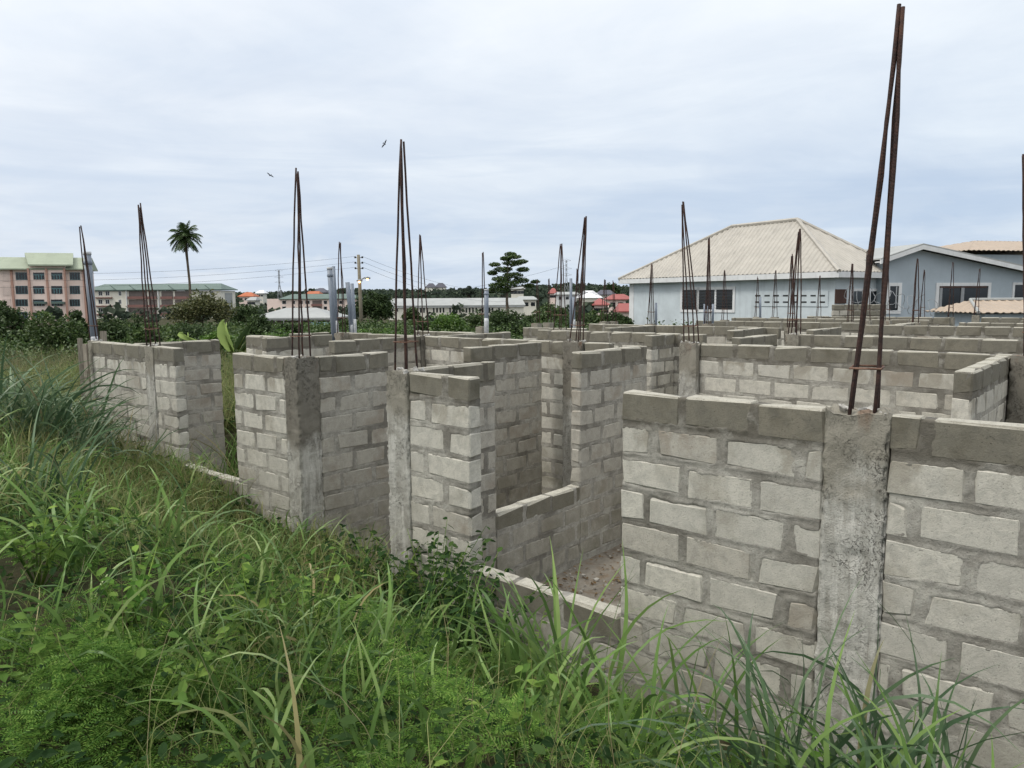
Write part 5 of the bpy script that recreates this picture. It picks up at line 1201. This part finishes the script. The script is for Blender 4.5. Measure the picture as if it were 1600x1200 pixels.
# small leaved undergrowth that closes the ground, coloured dark as the shade between blades
a, b, Pw = scatter(150000, rng); d = np.linalg.norm(Pw, axis=1); k = rng.uniform(size=len(a)) < np.clip(6.5 / d, .12, 1) * .95; a, b, Pw = a[k], b[k], Pw[k]; n = len(a); d = d[k]
Pw[:, 2] += height_fac(a, b) * .42 * rng.uniform(0, 1, n) ** .7
V_, Q = leaves(OV, Pw, rng, rng.uniform(.035, .08, n) * np.clip(d / 6, .9, 2), .7); V_, Q, T_ = fix(V_, Q)
kind(link('undergrowth', mesh_np('undergrowth', V_, Q, T_), M['weed_dark']), 'stuff', 'small undergrowth leaves darkened for shade below the grass'); print('under', n)

# single plants that stand out
def tuft(label, px, Y, n, Lr, wr, seed, kr=(.5, 2.2), spread=.07, mat='grass_broad', S_=10, th=.25):
    r = np.random.default_rng(seed + 500); X = (px - 800) / F * Y; z = gzw(X, Y); base = np.stack([r.normal(size=n) * spread, r.normal(size=n) * spread, np.full(n, -.03)], -1)
    V_, Q = blades(base, r.uniform(Lr[0], Lr[1], n), r.uniform(wr[0], wr[1], n), r.uniform(0, 6.28, n), np.abs(r.normal(size=n)) * th, r.uniform(kr[0], kr[1], n), S_, r, 2.8)
    o = link('grass_tuft', mesh_np('grass_tuft', V_, Q, None, True), M[mat], None, (X, Y, z)); return tag(o, label, 'grass', 'tall grass tufts in the foreground')
tuft('tall strap-leaved grass tuft in front of the low foundation wall', 862, 4.3, 34, (.75, 1.3), (.024, .040), 1, (.2, 1.9), .10)
tuft('slim upright grass tuft right of the low wall tuft', 945, 3.9, 18, (.75, 1.25), (.020, .034), 2, (.1, 1.2), .06)
tuft('thin upright grass blades against the nearest wall, bottom centre', 1105, 3.5, 14, (.75, 1.25), (.016, .028), 3, (.1, 1.3), .06)
tuft('dense dark grass tuft below the nearest column, left half', 1262, 2.9, 46, (.75, 1.36), (.016, .030), 4, (.6, 2.2), .09, 'grass_blue')
tuft('dense dark grass tuft below the nearest column, right half', 1372, 2.8, 44, (.75, 1.36), (.018, .032), 5, (.4, 2.0), .09, 'grass_blue')
tuft('broad arching grass tuft right of the nearest column', 1450, 2.45, 28, (.75, 1.22), (.022, .036), 6, (.6, 2.0), .08)
tuft('broad grass tuft in the bottom right corner', 1560, 2.3, 24, (.7, 1.15), (.02, .034), 7, (.5, 2.0), .09)
tuft('low grass tuft at the bottom edge right of centre', 1300, 2.35, 26, (.5, .9), (.016, .028), 8, (.8, 2.4), .08)
tuft('grass tuft at the bottom edge in the middle', 690, 3.0, 14, (.35, .7), (.016, .030), 9, (.8, 2.4), .09)
tuft('pale arching grass tuft left of the bottom centre', 545, 3.4, 26, (.4, .8), (.014, .026), 10, (.8, 2.3), .09)
tuft('grass tuft in the lower left quarter with long drooping blades', 335, 3.2, 16, (.4, .75), (.016, .026), 11, (.8, 2.4), .08)
tuft('pale broad grass tuft at left, above the feathery cover', 120, 4.3, 24, (.45, .85), (.016, .028), 12, (.8, 2.3), .10)
tuft('pale broad grass tuft left of the front corner column', 250, 5.0, 26, (.5, .9), (.016, .028), 13, (.8, 2.3), .12)
tuft('pale broad grass tuft in the middle of the meadow', 390, 4.7, 24, (.45, .85), (.016, .028), 14, (.7, 2.2), .12)
tuft('green grass tuft in front of the dark corner column', 520, 5.4, 22, (.4, .8), (.014, .026), 15, (.6, 2.0), .12)
tuft('grass tuft at the left edge halfway up', 40, 5.6, 24, (.6, 1.1), (.018, .030), 16, (.7, 2.0), .12, 'grass_blue')
tuft('strap-leaved grass tuft left of the low wall tuft', 780, 4.4, 28, (.6, 1.05), (.020, .034), 17, (.5, 2.0), .10)
tuft('arching grass tuft at the bottom between centre and the nearest wall', 880, 3.1, 20, (.45, .8), (.018, .032), 18, (.7, 2.2), .10)
tuft('grass tuft at the bottom edge under the slim upright tuft', 1010, 2.8, 26, (.5, .9), (.016, .030), 19, (.6, 2.2), .10)
tuft('blue green grass tuft at the bottom edge, left of the column tufts', 1205, 2.6, 28, (.55, .95), (.016, .030), 20, (.6, 2.2), .09, 'grass_blue')
tuft('arching grass tuft in front of the short pier foot', 660, 4.6, 26, (.55, .95), (.016, .030), 21, (.7, 2.2), .12)
tuft('grass tuft left of the creeping weed', 590, 4.3, 26, (.5, .9), (.016, .028), 22, (.7, 2.2), .12)
tuft('dark grass tuft between the column tufts and the corner tuft', 1500, 2.7, 36, (.65, 1.15), (.016, .030), 23, (.5, 2.0), .09, 'grass_blue')
tuft('long bladed grass tuft near the left bottom corner', 60, 3.3, 10, (.4, .7), (.014, .024), 24, (.8, 2.2), .09)
tuft('grass tuft rising from the feathery cover', 210, 3.6, 14, (.4, .75), (.014, .026), 25, (.8, 2.2), .09)
tuft('tall coarse dark grass clump at the left edge, nearest of the row', 22, 8.2, 120, (1.0, 1.65), (.024, .040), 31, (.6, 2.4), .20, 'grass_blue')
tuft('tall coarse dark grass clump at the left edge, second of the row', 62, 9.2, 120, (1.1, 1.75), (.024, .040), 32, (.6, 2.4), .22, 'grass_blue')
tuft('tall coarse dark grass clump beside the formwork boards', 108, 10.4, 110, (1.0, 1.7), (.024, .038), 33, (.6, 2.4), .22, 'grass_blue')
tuft('tall coarse grass clump behind the left row, lighter tips', 40, 11.2, 60, (1.2, 1.9), (.022, .036), 34, (.5, 2.2), .25)
tuft('coarse dark grass clump low in front of the left row', 92, 8.6, 70, (.7, 1.15), (.022, .036), 35, (.6, 2.4), .2, 'grass_blue')
def weed(label, px, Y, seed, H=.45, nst=5, lf=.07, mat='weed', spread=.18, per=11):
    r = np.random.default_rng(seed + 900); X = (px - 800) / F * Y; z = gzw(X, Y); t = thing('leafy_weed', label, 'plant', (X, Y, z), 0, 'broad leaved weeds'); mb = MB(); pos = []
    for s in range(nst):
        top = Vector((r.normal() * spread, r.normal() * spread, H * r.uniform(.6, 1.1))); mid = Vector((top.x * .3, top.y * .3, top.z * .5)); mb.tube([(0, 0, -.03), mid, top], [.005, .004, .002], 5)
        for k in range(per): u = .3 + .7 * k / (per - 1); q = mid.lerp(top, max(0, u * 2 - 1)) if u > .5 else Vector((0, 0, 0)).lerp(mid, u * 2); pos.append(q)
    mb.obj('stem', M['weed'], t, True); pos = np.array([tuple(p_) for p_ in pos]); V_, Q = leaves(OV, pos, r, r.uniform(.6, 1.2, len(pos)) * lf, .45); V_, Q, T_ = fix(V_, Q)
    kind(link('leaf', mesh_np('leaf', V_, Q, T_), M[mat], t), 'stuff'); return t
weed('yellow-green leafy weed in the lower left quarter', 372, 3.5, 1, .55, 6, .075)
weed('bright leafy weed at the bottom edge below the low wall', 795, 2.75, 2, .42, 5, .065)
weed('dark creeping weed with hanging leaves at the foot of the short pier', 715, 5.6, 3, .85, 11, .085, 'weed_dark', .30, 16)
weed('light green weed between the short pier and the corner column', 640, 6.3, 4, .75, 8, .08, 'weed', .30, 12)
weed('small green weed sprouting at the low wall corner', 752, 5.95, 5, .75, 3, .06, 'weed', .05, 8)
weed('tiny leafy sprig on the face of the nearest wall right of the column', 1452, 3.55, 6, .95, 2, .05, 'weed', .05, 8)
weed('leafy weed on the right bottom edge among tall blades', 1395, 2.7, 7, .5, 6, .05, 'fern', .14, 12)
weed('feathery bright weed under the right column tuft', 1420, 2.75, 9, .62, 9, .055, 'fern', .22, 14)
weed('feathery bright weed at the bottom right corner', 1545, 2.45, 10, .5, 9, .05, 'fern', .22, 14)
weed('feathery weed at the bottom left of the nearest wall', 1030, 3.3, 11, .42, 9, .055, 'fern', .22, 14)
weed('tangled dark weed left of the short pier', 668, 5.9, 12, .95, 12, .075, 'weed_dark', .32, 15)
weed('bright leafy weed in the bottom left corner', 70, 2.9, 13, .42, 10, .07, 'weed', .25, 12)
weed('bright leafy weed at the bottom edge left of centre', 260, 2.85, 14, .42, 10, .065, 'weed', .25, 12)
weed('leafy weed at the left edge above the feathery cover', 30, 4.0, 15, .6, 10, .075, 'weed', .3, 12)
weed('leafy weed in the middle of the feathery cover', 180, 3.5, 16, .45, 9, .06, 'fern', .25, 14)
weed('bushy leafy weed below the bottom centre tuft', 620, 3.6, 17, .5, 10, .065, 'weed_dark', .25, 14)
weed('bushy green weed along the low wall foot', 820, 5.0, 18, .55, 10, .06, 'weed', .25, 13)
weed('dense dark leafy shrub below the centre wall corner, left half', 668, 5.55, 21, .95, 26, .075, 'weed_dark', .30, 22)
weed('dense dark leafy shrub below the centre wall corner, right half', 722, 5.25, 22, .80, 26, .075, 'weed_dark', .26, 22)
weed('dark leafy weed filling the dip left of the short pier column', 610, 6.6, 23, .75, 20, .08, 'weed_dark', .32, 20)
tuft('tall grass growing inside the gap between the two left walls', 353, 11.3, 70, (1.1, 1.9), (.016, .030), 36, (.4, 2.0), .22)
tuft('tall grass farther back in the gap below the banana leaf', 358, 13.0, 70, (1.2, 2.0), (.016, .030), 37, (.4, 2.0), .30)
weed('low leafy weed at the foot of the meadow centre', 470, 3.9, 8, .5, 7, .065, 'weed', .2)
# scrub closing the ground beyond the walls
rng = np.random.default_rng(88); n = 5200; az = rng.uniform(math.radians(-42), math.radians(20), n); r = 14 + 95 * rng.uniform(0, 1, n) ** 1.2
X, Yw = r * np.sin(az), r * np.cos(az); ga, gb = to_ab(X, Yw); ok = ~((ga < 13.9) & (gb > 4.3) & (gb < 33)) & (ga > 5) & (gb > 1); X, Yw, r = X[ok], Yw[ok], r[ok]; ga, gb = ga[ok], gb[ok]; n = len(X)
h = rng.uniform(.25, .85, n) * np.clip(r / 24, .8, 1.5); per = 34; cen = np.stack([X, Yw, gz(ga, gb) + h * .4], -1)[:, None, :]
u = rng.normal(size=(n, per, 3)); u /= np.linalg.norm(u, axis=2)[..., None]; u *= rng.uniform(.3, 1, (n, per, 1)) ** .5; pts = (cen + u * np.stack([h * 1.1, h * 1.1, h * .7], -1)[:, None, :]).reshape(-1, 3)
V_, Q = leaf_quads(pts, 1.0, rng, .6, .3); s = np.repeat(np.clip(r * .0042, .09, .4), per); V_ = ((V_.reshape(-1, 4, 3) - pts[:, None]) * s[:, None, None] + pts[:, None]).reshape(-1, 3)
kind(link('scrub', mesh_np('scrub', V_, Q), M['leaf_mid']), 'stuff', 'tangled low scrub on the open ground beyond the walls')
# pale dry grass on the rise at the left
a, b = rng.uniform(13.6, 30, 26000), rng.uniform(1, 17, 26000); Pw = to_world(a, b, gz(a, b)); k = in_view(Pw, 60); a, b, Pw = a[k], b[k], Pw[k]; n = len(a)
V_, Q = blades(Pw, rng.uniform(.5, 1.15, n), rng.uniform(.006, .016, n), rng.uniform(0, 6.28, n), np.abs(rng.normal(size=n)) * .25, rng.uniform(.1, 1.3, n), 4, rng)
M['grass_pale'] = mat_leaf('seeding grass', (0.11, 0.125, 0.055), (0.20, 0.21, 0.10), (0.29, 0.27, 0.15), 0.35, 0.05)
kind(link('seeding_grass', mesh_np('seeding_grass', V_, Q, None, True), M['grass_pale']), 'stuff', 'pale seeding grass left of the far wall end')
